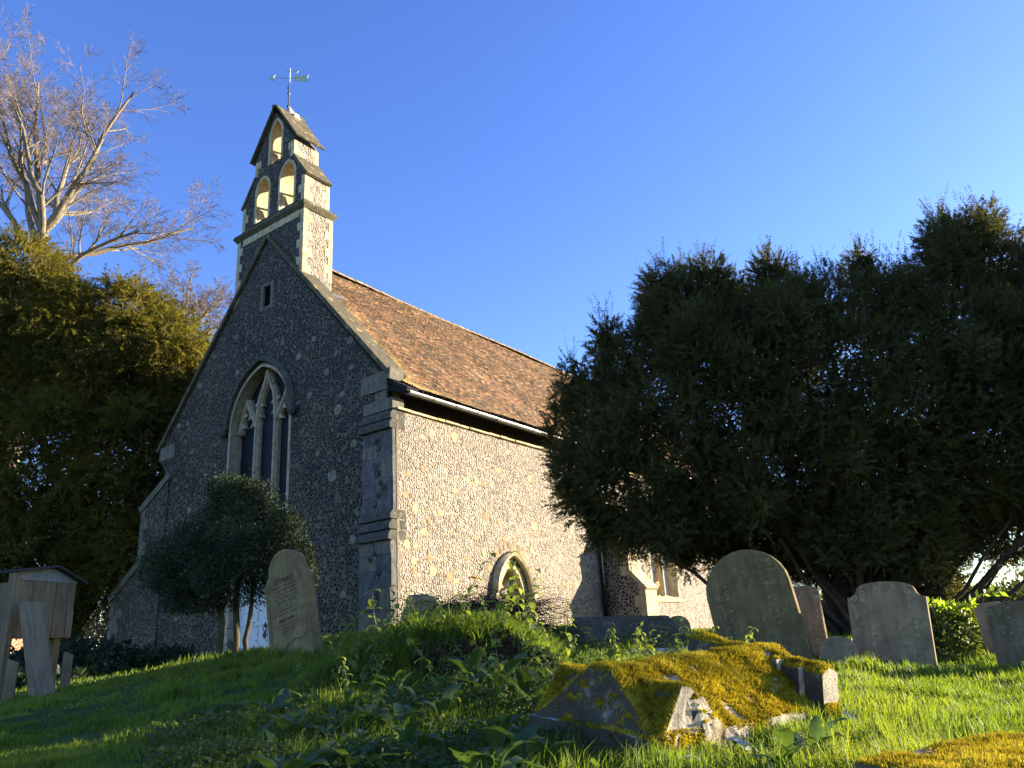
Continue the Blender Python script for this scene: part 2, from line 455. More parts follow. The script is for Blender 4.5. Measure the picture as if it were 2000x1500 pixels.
def tile_mat():
    m = NT("clay_roof_tile", 0.85, 0.2)
    geo = m.n("ShaderNodeNewGeometry")
    r = geo.outputs["Random Per Island"]
    c = m.ramp(r, [(0.0, (0.05, 0.036, 0.027)), (0.25, (0.095, 0.062, 0.04)), (0.5, (0.14, 0.086, 0.05)), (0.75, (0.185, 0.11, 0.06)), (0.92, (0.27, 0.125, 0.06)), (1.0, (0.33, 0.235, 0.13))])
    big = m.noise(0.5, 4)
    c = m.mix(0.7, c, m.ramp(big, [(0.35, (0.68, 0.66, 0.62)), (0.65, (1.2, 1.15, 1.05))]), 'MULTIPLY')
    sep = m.n("ShaderNodeSeparateXYZ"); m.l(m.co, sep.inputs[0])
    edge = m.remap(m.math('ADD', sep.outputs[0], m.math('MULTIPLY', m.noise(1.2, 4), 2.4)), 1.5, 3.0, 0.75, 0.0)
    lich = m.math('MAXIMUM', edge, m.remap(m.noise(2.4, 5, 0.7), 0.6, 0.75, 0.0, 0.55))
    c = m.mix(lich, c, (0.34, 0.245, 0.09))
    low = m.math('MULTIPLY', m.remap(m.math('ADD', sep.outputs[2], m.noise(1.5, 3)), 6.5, 7.4, 1.0, 0.0), m.remap(m.noise(3.2, 4), 0.52, 0.7))
    c = m.mix(m.math('MULTIPLY', low, 0.7), c, (0.13, 0.13, 0.03))
    m.color(c); m.bump(m.noise(40, 4), 0.3, 0.01)
    return m.mat
M['tile'] = tile_mat()
M['tile_under'] = plain("roof_underlay", (0.05, 0.035, 0.025), rough=1.0)
M['brick_far'] = plain("far_brick", (0.42, 0.20, 0.12), rough=0.9, var=0.3, scale=3)
M['car_blue'] = plain("blue_car_paint", (0.02, 0.06, 0.30), rough=0.25, spec=0.5, var=0.05)
M['tyre'] = plain("tyre_rubber", (0.015, 0.015, 0.015), rough=0.9)
M['tile_far'] = plain("far_roof_tile", (0.20, 0.10, 0.07), rough=0.9)
# ------------------------------------------------------------------ church (local x = east along the nave, y = north, z = up)
CH_O = (-2.9912, 18.7195, 1.5331)
CH_ROT = math.pi/2 - 0.621963
church = empty("church", "flint church with a west bellcote, brown tiled roof and tall traceried window", "church", CH_O, (0, 0, CH_ROT))
Wm = lambda a, b, t: (t, a, b)
Sm = lambda a, b, t: (a, t, b)
CX = 5.70                                   # centre line of the gable
rs = random.Random(5)
NAVE_L = 25.0

# west gable wall
b = MB()
win_hole = arch(CX, 1.50, 6.2, 1.85, 12, base=2.6)
door_hole = arch(5.72, 0.92, 1.15, 0.95, 8, base=-1.5)
slit_hole = [(5.78, 9.98), (5.46, 9.98), (5.46, 10.66), (5.78, 10.66)]
outer = [(0.0, -1.5), (0.0, 5.30), (0.36, 5.30), (0.36, 6.25), (CX, 12.30), (11.04, 6.25), (11.04, 5.9), (10.72, 5.6), (10.72, -1.5)]
# door opening touches the foot of the wall: cut it out of the outline
dh = list(door_hole)
outer_d = [(0.05, -1.5), (0.05, 5.29), (0.36, 5.29), (0.36, 6.25), (CX, 12.30), (11.04, 6.25), (11.04, 5.9), (10.72, 5.6), (10.72, -1.5)] + list(reversed([(p[0], max(p[1], -1.5)) for p in dh]))
b.prism(outer_d, 0.0, 0.85, Wm, holes=[win_hole, slit_hole], mi=0, side_mi=1)
blocks_w = [(7.13, 9.37, 0.17), (4.74, 8.49, 0.19), (1.74, 7.7, 0.27), (3.97, 7.81, 0.24), (2.7, 7.02, 0.24), (1.68, 6.89, 0.17), (2.03, 6.2, 0.17), (3.41, 6.49, 0.2), (2.2, 5.79, 0.3), (2.38, 3.98, 0.34), (3.0, 4.71, 0.2), (1.56, 4.71, 0.19), (1.88, 0.89, 0.24), (1.57, 2.21, 0.26), (9.56, 6.98, 0.19), (10.07, 7.0, 0.2), (9.0, 8.15, 0.24), (7.92, 5.93, 0.15), (9.61, 6.38, 0.12), (9.16, 5.95, 0.17), (9.91, 4.86, 0.15), (9.09, 4.05, 0.24), (8.28, 9.0, 0.14), (2.29, 7.49, 0.17), (3.28, 8.18, 0.24), (9.37, 0.77, 0.17), (7.78, 0.79, 0.22), (3.94, 3.36, 0.2), (6.95, 8.09, 0.2)]
def stray(bm, to3, c, s, t0, mi, asp=1.0, rng=rs):
    n = 9; pts = []
    sx, sy = s * rng.uniform(0.85, 1.25) * 0.5 * asp, s * rng.uniform(0.75, 1.1) * 0.5
    k = rng.uniform(0.55, 1.0)
    for i in range(n):
        t = 2 * math.pi * i / n
        ct, st = math.cos(t), math.sin(t)
        q = (abs(ct)**4 + abs(st)**4) ** -0.25
        q = 1 + (q - 1) * k
        pts.append((c[0] + sx * ct * q * rng.uniform(0.85, 1.12), c[1] + sy * st * q * rng.uniform(0.85, 1.12)))
    bm.prism(pts, t0, t0 + 0.05, to3, mi=mi)
for v, z, s in blocks_w: stray(b, Wm, (v, z), s * 0.95, -0.006, 2)
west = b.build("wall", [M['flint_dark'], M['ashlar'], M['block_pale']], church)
west["label"] = "dark flint west gable wall"

# stray dark jamb stones beside the door
b = MB()
for k in range(7):
    z0 = -1.4 + k * 0.44; L = rs.uniform(0.18, 0.38)
    b.box((-0.012, 6.642, z0), (0.3, 6.642 + L, z0 + 0.42), 0, jit=0.008, rng=rs)
    L = rs.uniform(0.18, 0.38)
    b.box((-0.012, 4.798 - L, z0), (0.3, 4.798, z0 + 0.42), 0, jit=0.008, rng=rs)
b.sweep(arch(5.72, 1.02, 1.15, 1.05, 8), [(0.11, -0.02), (-0.098, -0.02), (-0.098, 0.3), (0.11, 0.3)], Wm)
b.build("door_surround", M['tracery'], church, bevel=0.01)

door = MB()
door.prism(arch(5.72, 0.92, 1.15, 0.95, 8, base=-1.5), 0.26, 0.32, Wm)
for vv in (4.83, 5.23, 5.67, 6.11, 6.53):
    door.box((0.24, vv - 0.035, -1.4), (0.262, vv + 0.035, 1.3))
for zz in (-0.75, -0.15, 0.42, 1.0):
    door.box((0.236, 4.82, zz - 0.06), (0.262, 6.62, zz + 0.06))
dr = door.build("door", M['white_paint'], church, bevel=0.006)
dr["label"] = "white panelled door with black studs"
st = MB()
for vv in (4.83, 5.23, 5.67, 6.11, 6.53):
    for zz in np.arange(-1.0, 1.5, 0.19): st.tube([(0.228, vv, zz), (0.25, vv, zz)], [0.012, 0.017], 6)
st.build("stud", M['iron'], dr)["kind"] = "stuff"
rg = MB()
ring = [(0.21, 5.28 + 0.075 * math.cos(a), 0.27 + 0.075 * math.sin(a)) for a in np.linspace(0, 2 * math.pi, 17)]
rg.tube(ring, 0.012, 6)
rg.prism([(5.28 + 0.05*math.cos(a)*(1.5 if i % 2 == 0 else 0.9), 0.36 + 0.05*math.sin(a)*(1.5 if i % 2 == 0 else 0.9)) for i, a in enumerate(np.linspace(0, 2*math.pi, 9)[:-1])], 0.215, 0.235, Wm)
rg.build("ring_handle", M['iron'], dr)
rg = MB()
for (dv, dz) in ((0, 0.055), (0.05, 0), (-0.05, 0), (0, -0.06)):
    rg.prism([(5.30 + dv + 0.036*math.cos(a), 0.10 + dz + 0.036*math.sin(a)) for a in np.linspace(0, 2*math.pi, 11)[:-1]], 0.216 + 0.002 * (dv != 0), 0.236, Wm)
rg.build("keyhole_plate", M['iron'], dr)

# north stepped buttress in line with the gable
b = MB()
prof = [(10.35, -1.5), (10.35, 5.38), (11.86, 4.50), (11.86, 2.62), (13.28, 1.72), (13.28, -1.5)]
b.prism(prof, -0.05, 0.9, Wm)
for p0, p1 in (((10.30, 5.42), (11.95, 4.46)), ((11.70, 2.74), (13.40, 1.66))):
    b.sweep([p0, ((p0[0]*2+p1[0])/3, (p0[1]*2+p1[1])/3), ((p0[0]+2*p1[0])/3, (p0[1]+2*p1[1])/3), p1], [(0.07, -0.10), (-0.16, -0.10), (-0.16, 0.95), (0.07, 0.95)], Wm, mi=1)
for k, z0 in enumerate(np.arange(-1.4, 1.5, 0.42)):
    L = (0.28, 0.5)[k % 2]
    b.box((-0.06, 13.29 - L, z0), (0.5, 13.288, z0 + 0.40), 1, jit=0.006, rng=rs)
for k, z0 in enumerate(np.arange(2.5, 4.3, 0.42)):
    L = (0.25, 0.45)[k % 2]
    b.box((-0.06, 11.87 - L, z0), (0.5, 11.868, z0 + 0.40), 1, jit=0.006, rng=rs)
for v, z, s in [(12.67, 1.15, 0.41), (12.85, 0.70, 0.40)]: stray(b, Wm, (v, z), s, -0.058, 1)
b.build("buttress", [M['flint_dark'], M['ashlar']], church)["label"] = "stepped flint buttress at the north end of the gable"

# south-west corner buttress of rough stone with weathered string courses
b = MB()
b.box((-0.12, 0.004, 2.70), (0.3, 1.08, 4.80), 0)
b.box((-0.20, 0.002, -1.5), (0.3, 1.12, 2.05), 0)
b.box((-0.13, 0.003, 5.31), (0.3, 1.06, 5.62), 1)
# a few joints: separate rough blocks standing a little proud
for zr, uf, zt in (((2.72, 4.78), -0.12, 0.5), ((-1.2, 2.0), -0.20, 0.48)):
    z0 = zr[0]
    while z0 < zr[1] - 0.1:
        h = min(rs.uniform(0.32, 0.55), zr[1] - z0 - 0.01); sp = rs.uniform(0.35, 0.7)
        b.box((uf - rs.uniform(0.006, 0.025), 0.01, z0 + 0.012), (uf + 0.1, sp - 0.03, z0 + h - 0.012), rs.choice([0, 0, 1]), jit=0.012, rng=rs)
        b.box((uf - rs.uniform(0.006, 0.025), sp + 0.05, z0 + 0.012), (uf + 0.1, 1.075, z0 + h - 0.012), rs.choice([0, 0, 1]), jit=0.012, rng=rs)
        z0 += h
for v0, z0 in ((0.55, 4.55), (0.5, 4.35), (0.62, 3.9), (0.55, 3.7), (0.4, 3.45), (0.3, 3.3), (0.5, 3.15), (0.62, 2.95), (0.55, 1.75), (0.7, 1.6), (0.45, 1.2), (0.5, 0.7)):
    stray(b, Wm, (v0, z0), 0.17, (-0.15 if z0 > 2.5 else -0.232), 3)
for zt, zb, u0, u1 in ((5.30, 5.05, -0.10, -0.20), (5.05, 4.80, -0.15, -0.24), (2.75, 2.52, -0.14, -0.23), (2.50, 2.27, -0.18, -0.27), (2.25, 2.02, -0.22, -0.30)):
    e = 0.004 * rs.random()
    b.add([(u0, -0.006-e, zt), (u1, -0.006-e, zt - 0.12), (u1, -0.006-e, zb), (0.3, -0.006-e, zb), (0.3, -0.006-e, zt),
           (u0, 1.13+e, zt), (u1, 1.13+e, zt - 0.12), (u1, 1.13+e, zb), (0.3, 1.13+e, zb), (0.3, 1.13+e, zt)],
          [(4,3,2,1,0), (5,6,7,8,9), (0,1,6,5), (1,2,7,6), (2,3,8,7), (0,5,9,4)], 2)
b.build("buttress", [M['rough_ashlar'], M['ashlar'], M['dark_stone'], M['flint_dark']], church, bevel=0.008)["label"] = "rough grey stone pilaster buttress at the south-west corner"

# pale quoins of the upper right gable edge and kneelers
b = MB()
b.box((-0.03, 0.30, 5.92), (0.5, 1.25, 6.45), 0, jit=0.02, rng=rs)
b.box((-0.02, 0.34, 5.62), (0.5, 0.75, 5.90), 0, jit=0.006, rng=rs)
b.box((-0.022, 0.33, 5.33), (0.5, 0.62, 5.60), 0, jit=0.006, rng=rs)
b.box((-0.05, 0.16, 6.18), (0.45, 0.40, 6.50), 0, jit=0.01, rng=rs)
b.build("quoin", M['ashlar'], church, bevel=0.012)
b = MB(); b.box((-0.03, 10.2, 5.95), (0.5, 11.10, 6.42), 0, jit=0.01, rng=rs)
b.build("kneeler", M['ashlar'], church, bevel=0.012)

# gable coping in separate lichened slabs
b = MB()
def rake(p0, p1, n):
    for i in range(n):
        a = (i + 0.004) / n; c = (i + 0.996) / n
        q0 = (p0[0] + (p1[0]-p0[0])*a, p0[1] + (p1[1]-p0[1])*a); q1 = (p0[0] + (p1[0]-p0[0])*c, p0[1] + (p1[1]-p0[1])*c)
        d = rs.uniform(-0.015, 0.015)
        b.sweep([q0, q1], [(0.07 + d*0.5, -0.09), (-0.06, -0.09), (-0.06, 0.62), (0.07 + d*0.5, 0.62)], Wm)
rake((0.22, 6.36), (CX + 0.05, 12.52), 9)
rake((CX - 0.04, 12.52), (11.22, 6.30), 9)
b.build("coping", M['coping'], church, bevel=0.015)["label"] = "lichened stone coping along the gable"

# tall west window
wn = MB()
jam = arch(CX, 1.50, 6.2, 1.85, 14, base=2.6)
wn.sweep(jam, [(0.09, -0.012), (0.0, -0.015), (-0.09, 0.10), (-0.11, 0.22), (-0.17, 0.30), (-0.17, 0.46), (0.02, 0.46), (0.02, 0.02)], Wm)
window = wn.build("window", M['tracery'], church)
window["label"] = "tall pointed window with flowing stone tracery"
h = MB()
h.sweep(arch(CX, 1.62, 6.25, 2.0, 14), [(0.13, -0.02), (0.12, -0.13), (0.03, -0.15), (-0.06, -0.06), (-0.06, 0.05), (0.13, 0.05)], Wm)
h.build("hood_mould", M['dark_stone'], window, bevel=0.008)
for s in (1, -1):
    c = MB()
    cc = Vector((-0.10, CX + s * 1.66, 6.17))
    for (r, dz) in ((0.10, 0.0),):
        pts = [(cc.x + 0.02, cc.y, cc.z + 0.17), (cc.x, cc.y, cc.z + 0.08), (cc.x - 0.02, cc.y, cc.z), (cc.x, cc.y, cc.z - 0.09), (cc.x + 0.03, cc.y, cc.z - 0.15)]
        c.tube(pts, [0.05, 0.11, 0.13, 0.10, 0.04], 9)
    c.build("label_stop", M['dark_stone'], window, smooth=True)
g = MB()
g.prism(arch(CX, 1.36, 6.2, 1.72, 12, base=2.6), 0.40, 0.42, Wm)
g.build("pane", M['glass_dark'], window)
sec = [(0.085, 0.30), (0.03, 0.19), (-0.03, 0.19), (-0.085, 0.30), (-0.085, 0.405), (0.085, 0.405)]
sec_s = [(0.055, 0.29), (0.02, 0.20), (-0.02, 0.20), (-0.055, 0.29), (-0.055, 0.405), (0.055, 0.405)]
for s in (1, -1):
    m = MB(); v0 = CX + s * 0.46
    m.sweep([(v0, 2.6), (v0, 4.5), (v0, 6.1)], sec, Wm)
    for zz in (3.2, 4.1, 4.6, 5.3, 5.75):
        m.box((0.184, v0 - 0.012, zz), (0.2, v0 + 0.012, zz + 0.03), 1)
    m.build("mullion", [M['tracery'], M['iron']], window)
t = MB()
def trc(pts, s): t.sweep(pts, s, Wm)
def cusp(p, q, r_):
    t.prism([p, q, r_], 0.25, 0.39, Wm)
for s in (1, -1):
    f = lambda v, z: (CX + s * v, z)
    # ogee from the mullion inwards to the apex
    trc([f(*p) for p in bez((0.46, 6.10), (0.40, 6.75), (0.42, 7.0), (0.24, 7.30), 8)] + [f(*p) for p in bez((0.24, 7.30), (0.12, 7.50), (0.06, 7.65), (0.03, 7.92), 8)][1:], sec)
    # branch outwards to the arch
    trc([f(*p) for p in bez((0.46, 6.10), (0.52, 6.45), (0.80, 6.62), (0.98, 7.15), 10)], sec)
    # head of the outer light
    trc([f(*p) for p in bez((1.30, 6.10), (1.22, 6.6), (1.10, 6.9), (0.98, 7.15), 8)], sec_s)
    # cusps
    for a, bb, c_ in (((0.56, 6.28), (0.60, 6.46), (0.80, 6.20)), ((0.72, 6.55), (0.82, 6.72), (0.92, 6.48)), ((1.24, 6.3), (1.20, 6.5), (1.02, 6.26)), ((1.16, 6.62), (1.10, 6.8), (0.95, 6.64)),
                      ((0.40, 6.5), (0.40, 6.68), (0.20, 6.44)), ((0.40, 6.78), (0.36, 6.98), (0.17, 6.80)), ((0.44, 6.80), (0.40, 7.0), (0.62, 6.92)), ((0.20, 7.42), (0.13, 7.55), (0.33, 7.50))):
        cusp(f(*a), f(*bb), f(*c_))
t.build("tracery", M['tracery'], window)

# slit window
s_ = MB()
s_.sweep([(5.86, 9.90), (5.86, 10.73), (5.38, 10.73), (5.38, 9.90)], [(0.07, -0.012), (-0.09, -0.012), (-0.09, 0.2), (0.07, 0.2)], Wm, closed=True)
sw_ = s_.build("slit_window", M['ashlar'], church, bevel=0.01)
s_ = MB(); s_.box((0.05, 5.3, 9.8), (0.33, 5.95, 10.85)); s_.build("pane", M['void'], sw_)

# ---- bellcote
b = MB()
lower = [(3.95, 8.9), (5.22, 8.9), (5.22, 10.9), (6.04, 10.9), (6.04, 8.9), (7.42, 8.9), (7.38, 12.90), (3.97, 12.90)]
b.prism(lower, 0.02, 1.18, Wm, mi=0, side_mi=1)
a1 = arch(6.17, 0.41, 14.42, 0.58, 7, base=13.28)
a2 = arch(4.88, 0.44, 14.45, 0.60, 7, base=13.28)
a3 = arch(5.58, 0.38, 16.35, 0.70, 7, base=15.30)
upper = [(3.98, 13.12), (3.98, 14.20), (4.58, 15.08), (4.60, 15.75), (5.66, 17.30), (6.66, 15.75), (6.64, 15.08), (7.24, 14.22), (7.21, 13.12)]
b.prism(upper, 0.03, 1.03, Wm, holes=[a1, a2, a3], mi=0, side_mi=1)
bell = b.build("bellcote", [M['flint_dark'], M['flint_light']], church)
bell["label"] = "three-arched flint bellcote with stone dressings"
b = MB()
# cornice
b.add([(-0.10, 3.84, 13.00), (1.30, 3.84, 13.00), (1.30, 7.54, 13.00), (-0.10, 7.54, 13.00), (-0.06, 3.87, 13.10), (1.26, 3.87, 13.10), (1.26, 7.51, 13.10), (-0.06, 7.51, 13.10),
       (0.0, 3.93, 12.86), (1.20, 3.93, 12.86), (1.20, 7.45, 12.86), (0.0, 7.45, 12.86), (0.04, 3.99, 13.20), (1.02, 3.99, 13.20), (1.02, 7.22, 13.20), (0.04, 7.22, 13.20)],
      [(0,1,5,4),(1,2,6,5),(2,3,7,6),(3,0,4,7),(8,9,1,0),(9,10,2,1),(10,11,3,2),(11,8,0,3),(4,5,13,12),(5,6,14,13),(6,7,15,14),(7,4,12,15),(11,10,9,8),(12,13,14,15)])
b.build("cornice", M['coping'], bell)
b = MB()
for a, c in ((a1, None), (a2, None), (a3, None)):
    b.sweep(a, [(0.085, 0.018), (0.0, 0.018), (-0.02, 0.05), (-0.02, 1.0), (0.0, 1.045), (0.085, 1.045)], Wm)
# quoins: lower stage and upper stages, both corners of the west face and the south return
def q_run(v, sgn, z0, z1, uf, ub):
    z = z0; k = 0
    while z < z1 - 0.05:
        h = min(0.30, z1 - z); L = (0.16, 0.30)[k % 2]; L2 = (0.34, 0.18)[k % 2]
        e = 0.007
        vv = sorted((v - sgn * e, v + sgn * L)); 
        b.box((uf - e, vv[0], z + 0.006), (uf + L2, vv[1], z + h - 0.006))
        vv = sorted((v - sgn * e, v + sgn * L2))
        b.box((ub - L, vv[0], z + 0.006), (ub + e, vv[1], z + h - 0.006))
        z += h; k += 1
q_run(3.96, 1, 10.6, 12.86, 0.02, 1.18); q_run(7.40, -1, 10.2, 12.86, 0.02, 1.18)
b.box((0.005, 4.2, 12.62), (0.1, 7.1, 12.86))
q_run(3.98, 1, 13.2, 14.15, 0.03, 1.03); q_run(7.22, -1, 13.2, 14.1, 0.03, 1.03)
q_run(4.59, 1, 15.1, 15.75, 0.03, 1.03); q_run(6.65, -1, 15.1, 15.7, 0.03, 1.03)
b.build("dressing", M['ashlar_warm'], bell)
b = MB()
# sloping shoulders
for p0, p1 in (((3.90, 14.10), (4.60, 15.12)), ((6.62, 15.12), (7.32, 14.10))):
    b = MB(); b.sweep([p0, ((p0[0]+p1[0])/2, (p0[1]+p1[1])/2), p1], [(0.045, -0.005), (-0.045, -0.005), (-0.045, 1.07), (0.045, 1.07)], Wm)
    b.build("shoulder_slab", M['coping'], bell, bevel=0.008)
b = MB()
for s in (1, -1):
    e0 = (5.66 + s * 1.17, 15.73); ap = (5.66 - s * 0.02, 17.50)
    for i in range(5):
        q0 = tuple(e0[k] + (ap[k]-e0[k])*i/5 for k in (0, 1)); q1 = tuple(e0[k] + (ap[k]-e0[k])*(i+1.12)/5 if i < 4 else ap[k] for k in (0, 1))
        sg = -s
        b.sweep([q0, q1], [(sg * -0.02, -0.10), (sg * 0.10 , -0.10), (sg * 0.10, 1.20), (sg * -0.02, 1.20)], Wm) if False else b.sweep([q0, q1], [(-s * 0.085 - 0.02, -0.06), (-s * 0.085 + 0.05, -0.06), (-s * 0.085 + 0.05, 1.14), (-s * 0.085 - 0.02, 1.14)], Wm)
b.tube([(-0.11, 5.66, 17.50), (1.21, 5.66, 17.50)], 0.075, 8)
b.box((0.9, 5.55, 17.45), (1.2, 5.77, 17.68), jit=0.02, rng=rs)
b.build("bellcote_roof", M['coping'], bell, bevel=0.008)
for (v, z, s) in ((6.17, 13.98, 0.76), (4.88, 14.0, 0.8), (5.58, 15.95, 0.68)):
    k = MB()
    pr = [(0.05, 0.0), (0.13, -0.03), (0.16, -0.16), (0.19, -0.30), (0.25, -0.42), (0.26, -0.45)]
    k.tube([(0.62, v, z + 0.02)] + [(0.62, v, z + q * s) for r, q in pr], [0.01] + [r * s for r, q in pr], 14)
    k.box((0.58, v - 0.385, z + 0.02), (0.66, v + 0.385, z + 0.09))
    k.tube([(0.62, v, z - 0.40 * s), (0.62, v, z - 0.56 * s)], 0.03, 6)
    k.build("bell", M['bell'], bell, smooth=False)
b = MB()
b.box((0.5, 5.50, 17.42), (0.66, 5.84, 17.62), jit=0.03, rng=rs); b.box((0.50, 5.55, 17.6), (0.64, 5.78, 17.74), jit=0.03, rng=rs)
b.box((0.62, 5.45, 17.35), (0.86, 5.62, 17.58), jit=0.04, rng=rs)
b.build("finial_base", M['pale_rock'], bell)

# weathervane
v_ = MB(); cu, cv = 0.55, 5.70
v_.tube([(cu, cv, 17.6), (cu, cv, 19.55)], [0.028, 0.018], 6)
vane = v_.build("weathervane", M['rod'], church)
v_ = MB()
v_.tube([(cu, cv, 17.83), (cu, cv, 17.9), (cu, cv, 17.97)], [0.02, 0.07, 0.02], 4)
v_.build("collar", M['iron'], vane); v_ = MB()
v_.tube([(cu, cv, 18.40), (cu, cv, 18.47), (cu, cv, 18.54)], [0.02, 0.07, 0.02], 4)
v_.tube(bez((cu, cv + 0.02, 18.55), (cu, cv + 0.07, 18.62), (cu, cv + 0.07, 18.7), (cu, cv + 0.08, 18.83), 6), 0.012, 5)
v_.build("collar", M['iron'], vane)
v_ = MB()
D = Vector((0.50, -0.52, 0.02)).normalized()          # the arrow points away from the tail, tail to the right
zc = 19.13; ctr = Vector((cu, cv, zc))
v_.tube([ctr - D * 0.55, ctr + D * 0.62], 0.014, 6)
def flat(pts, th=0.012):
    n_ = Vector((-D.y, D.x, 0)).normalized() * th
    P = [ctr + D * a + Vector((0, 0, 1)) * c for a, c in pts]
    k = len(P)
    v_.add([p - n_ for p in P] + [p + n_ for p in P], [tuple(range(k - 1, -1, -1)), tuple(range(k, 2*k))] + [(i, (i+1) % k, k + (i+1) % k, k + i) for i in range(k)])
flat([(-0.76, 0.0), (-0.50, 0.13), (-0.56, 0.0), (-0.50, -0.13)])
flat([(0.12, 0.02), (0.24, 0.13), (0.34, 0.11), (0.46, 0.14), (0.56, 0.12), (0.66, 0.15), (0.62, 0.02)])
flat([(0.12, -0.02), (0.24, -0.13), (0.34, -0.11), (0.46, -0.14), (0.56, -0.12), (0.66, -0.15), (0.62, -0.02)])
v_.tube([(cu, cv, 18.95), (cu, cv, 19.56)], 0.026, 6)
zc = 19.44; ctr = Vector((cu, cv, zc))
v_.tube([ctr - D * 0.16, ctr + D * 0.22], 0.01, 5)
flat([(0.18, 0.0), (0.26, 0.07), (0.30, 0.0), (0.26, -0.07)])
v_.build("arrow", M['verdigris'], vane)

# ---- south wall, lower thick part with doorway recess and two-light window
b = MB()
sd_hole = arch(4.54, 0.70, 0.75, 0.98, 9, base=-1.5)
w2_hole = [(13.35, 0.86), (15.45, 0.86), (15.45, 3.3), (14.9, 3.75), (14.4, 3.85), (13.9, 3.75), (13.35, 3.3)]
outer = [(0.002, -1.5)] + [(p[0], p[1]) for p in reversed(sd_hole)] + [(NAVE_L, -1.5), (NAVE_L, 5.30), (0.002, 5.30)]
b.prism(outer, 0.0, 0.80, Sm, holes=[w2_hole], mi=0, side_mi=1)
blocks_s = [(1.35, 4.93, 0.13, 0), (2.25, 4.98, 0.15, 0), (0.95, 4.75, 0.09, 2), (0.95, 3.91, 0.09, 1), (0.43, 3.71, 0.11, 1), (2.75, 3.84, 0.11, 0), (3.48, 3.84, 0.09, 1), (4.17, 4.3, 0.11, 0), (5.75, 4.28, 0.13, 0), (0.31, 3.16, 0.11, 1), (0.64, 2.84, 0.11, 0), (1.61, 2.81, 0.11, 0), (0.94, 2.28, 0.11, 0), (0.34, 1.93, 0.15, 0), (3.51, 2.82, 0.11, 1), (4.12, 2.79, 0.09, 1), (5.84, 2.82, 0.15, 0), (5.07, 3.17, 0.07, 1), (2.99, 2.26, 0.08, 1), (1.99, 2.36, 0.09, 1), (1.15, 1.65, 0.11, 1), (2.62, 1.7, 0.11, 1), (3.34, 1.9, 0.11, 0), (5.63, 2.08, 0.1, 0), (7.36, 2.52, 0.09, 0), (6.38, 4.92, 0.09, 1), (4.65, 4.92, 0.07, 0), (0.57, 1.54, 0.12, 0), (0.59, 1.3, 0.12, 1), (1.26, 1.33, 0.14, 0), (1.88, 1.21, 0.15, 1), (2.96, 1.22, 0.14, 1), (7.32, 1.51, 0.1, 1), (7.23, 1.14, 0.1, 1), (7.81, 1.13, 0.11, 1)]
for u, z, s, kd in blocks_s: stray(b, Sm, (u, z), s * 1.6, -0.005, 2 if kd != 1 else 3)
for k in range(34):
    stray(b, Sm, (rs.uniform(8.2, 19), rs.uniform(-0.2, 5.0)), rs.uniform(0.12, 0.24), -0.005, rs.choice([2, 3, 3]))
for k in range(26):
    stray(b, Sm, (rs.uniform(0.2, 8.2), rs.uniform(0.1, 5.1)), rs.uniform(0.08, 0.15), -0.005, rs.choice([2, 3, 2]))
# pale end stones along the corner
z = -1.0; k = 0
while z < 5.0:
    h = rs.uniform(0.22, 0.45); L = rs.uniform(0.05, 0.14)
    b.box((-0.002, -0.008, z + 0.01), (L, 0.2, z + h - 0.01), 4, jit=0.003, rng=rs); z += h
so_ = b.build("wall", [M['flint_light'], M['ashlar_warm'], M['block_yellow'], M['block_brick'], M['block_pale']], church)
so_["label"] = "pale flint south wall dotted with yellow and orange stones"
# ledge on top of the thick wall
b = MB(); u = 0.0
while u < NAVE_L - 0.3:
    L = rs.uniform(0.3, 0.7)
    b.box((u, -0.07 - rs.uniform(0, 0.04), 5.302), (u + L - 0.01, 0.36, 5.345 + rs.uniform(0, 0.02)), jit=0.006, rng=rs); u += L
b.build("ledge", M['ashlar_warm'], church)
# upper wall (set back), east gable and north wall
b = MB()
b.box((0.86, 0.40, 5.30), (NAVE_L, 0.80, 6.25), 0)
b.prism([(0.36, -1.5), (0.36, 6.2), (CX, 12.15), (11.04, 6.2), (11.04, -1.5)], NAVE_L + 0.002, NAVE_L + 0.8, Wm, mi=0)
b.box((0.86, 10.70, -1.5), (NAVE_L, 11.04, 6.2), 0)
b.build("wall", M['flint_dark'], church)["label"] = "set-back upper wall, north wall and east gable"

# blocked south doorway
b = MB()
b.sweep(arch(4.54, 0.70, 0.75, 0.98, 12, base=-1.5), [(0.16, -0.01), (0.0, -0.012), (-0.02, 0.06), (-0.05, 0.07), (-0.06, 0.17), (-0.09, 0.18), (-0.09, 0.40), (0.0, 0.40)], Sm)
dw = b.build("doorway", M['ashlar_warm'], church)
dw["label"] = "small blocked pointed doorway with a hood mould"
b = MB()
b.sweep(arch(4.54, 0.86, 0.80, 1.14, 12), [(0.08, -0.02), (0.07, -0.15), (0.0, -0.18), (-0.07, -0.10), (-0.08, 0.0)], Sm)
for s in (1, -1):
    c = (4.54 + s * 0.90, 0.72)
    b.tube([(c[0], -0.02, c[1]), (c[0], -0.20, c[1])], [0.14, 0.10], 10)
b.build("hood_mould", M['ashlar_warm'], dw)
b = MB()
b.box((3.8, 0.42, -1.5), (5.3, 0.5, 1.9), 0)
for (u0, z0, u1, z1, th, d0) in ((3.98, 1.30, 4.40, 0.75, 0.16, 0.12), (4.35, 0.70, 4.85, 1.20, 0.12, 0.2), (4.85, 1.15, 5.05, 0.75, 0.10, 0.22), (4.2, 0.7, 4.25, 0.0, 0.2, 0.15), (4.52, 0.75, 4.62, 0.0, 0.18, 0.2), (4.9, 0.6, 4.86, 0.0, 0.22, 0.18), (4.1, 0.95, 4.45, 0.72, 0.1, 0.05)):
    b.sweep([(u0, z0), (u1, z1)], [(th/2, d0), (-th/2, d0 + 0.04), (-th/2, d0 + 0.22), (th/2, d0 + 0.2)], Sm, mi=1)
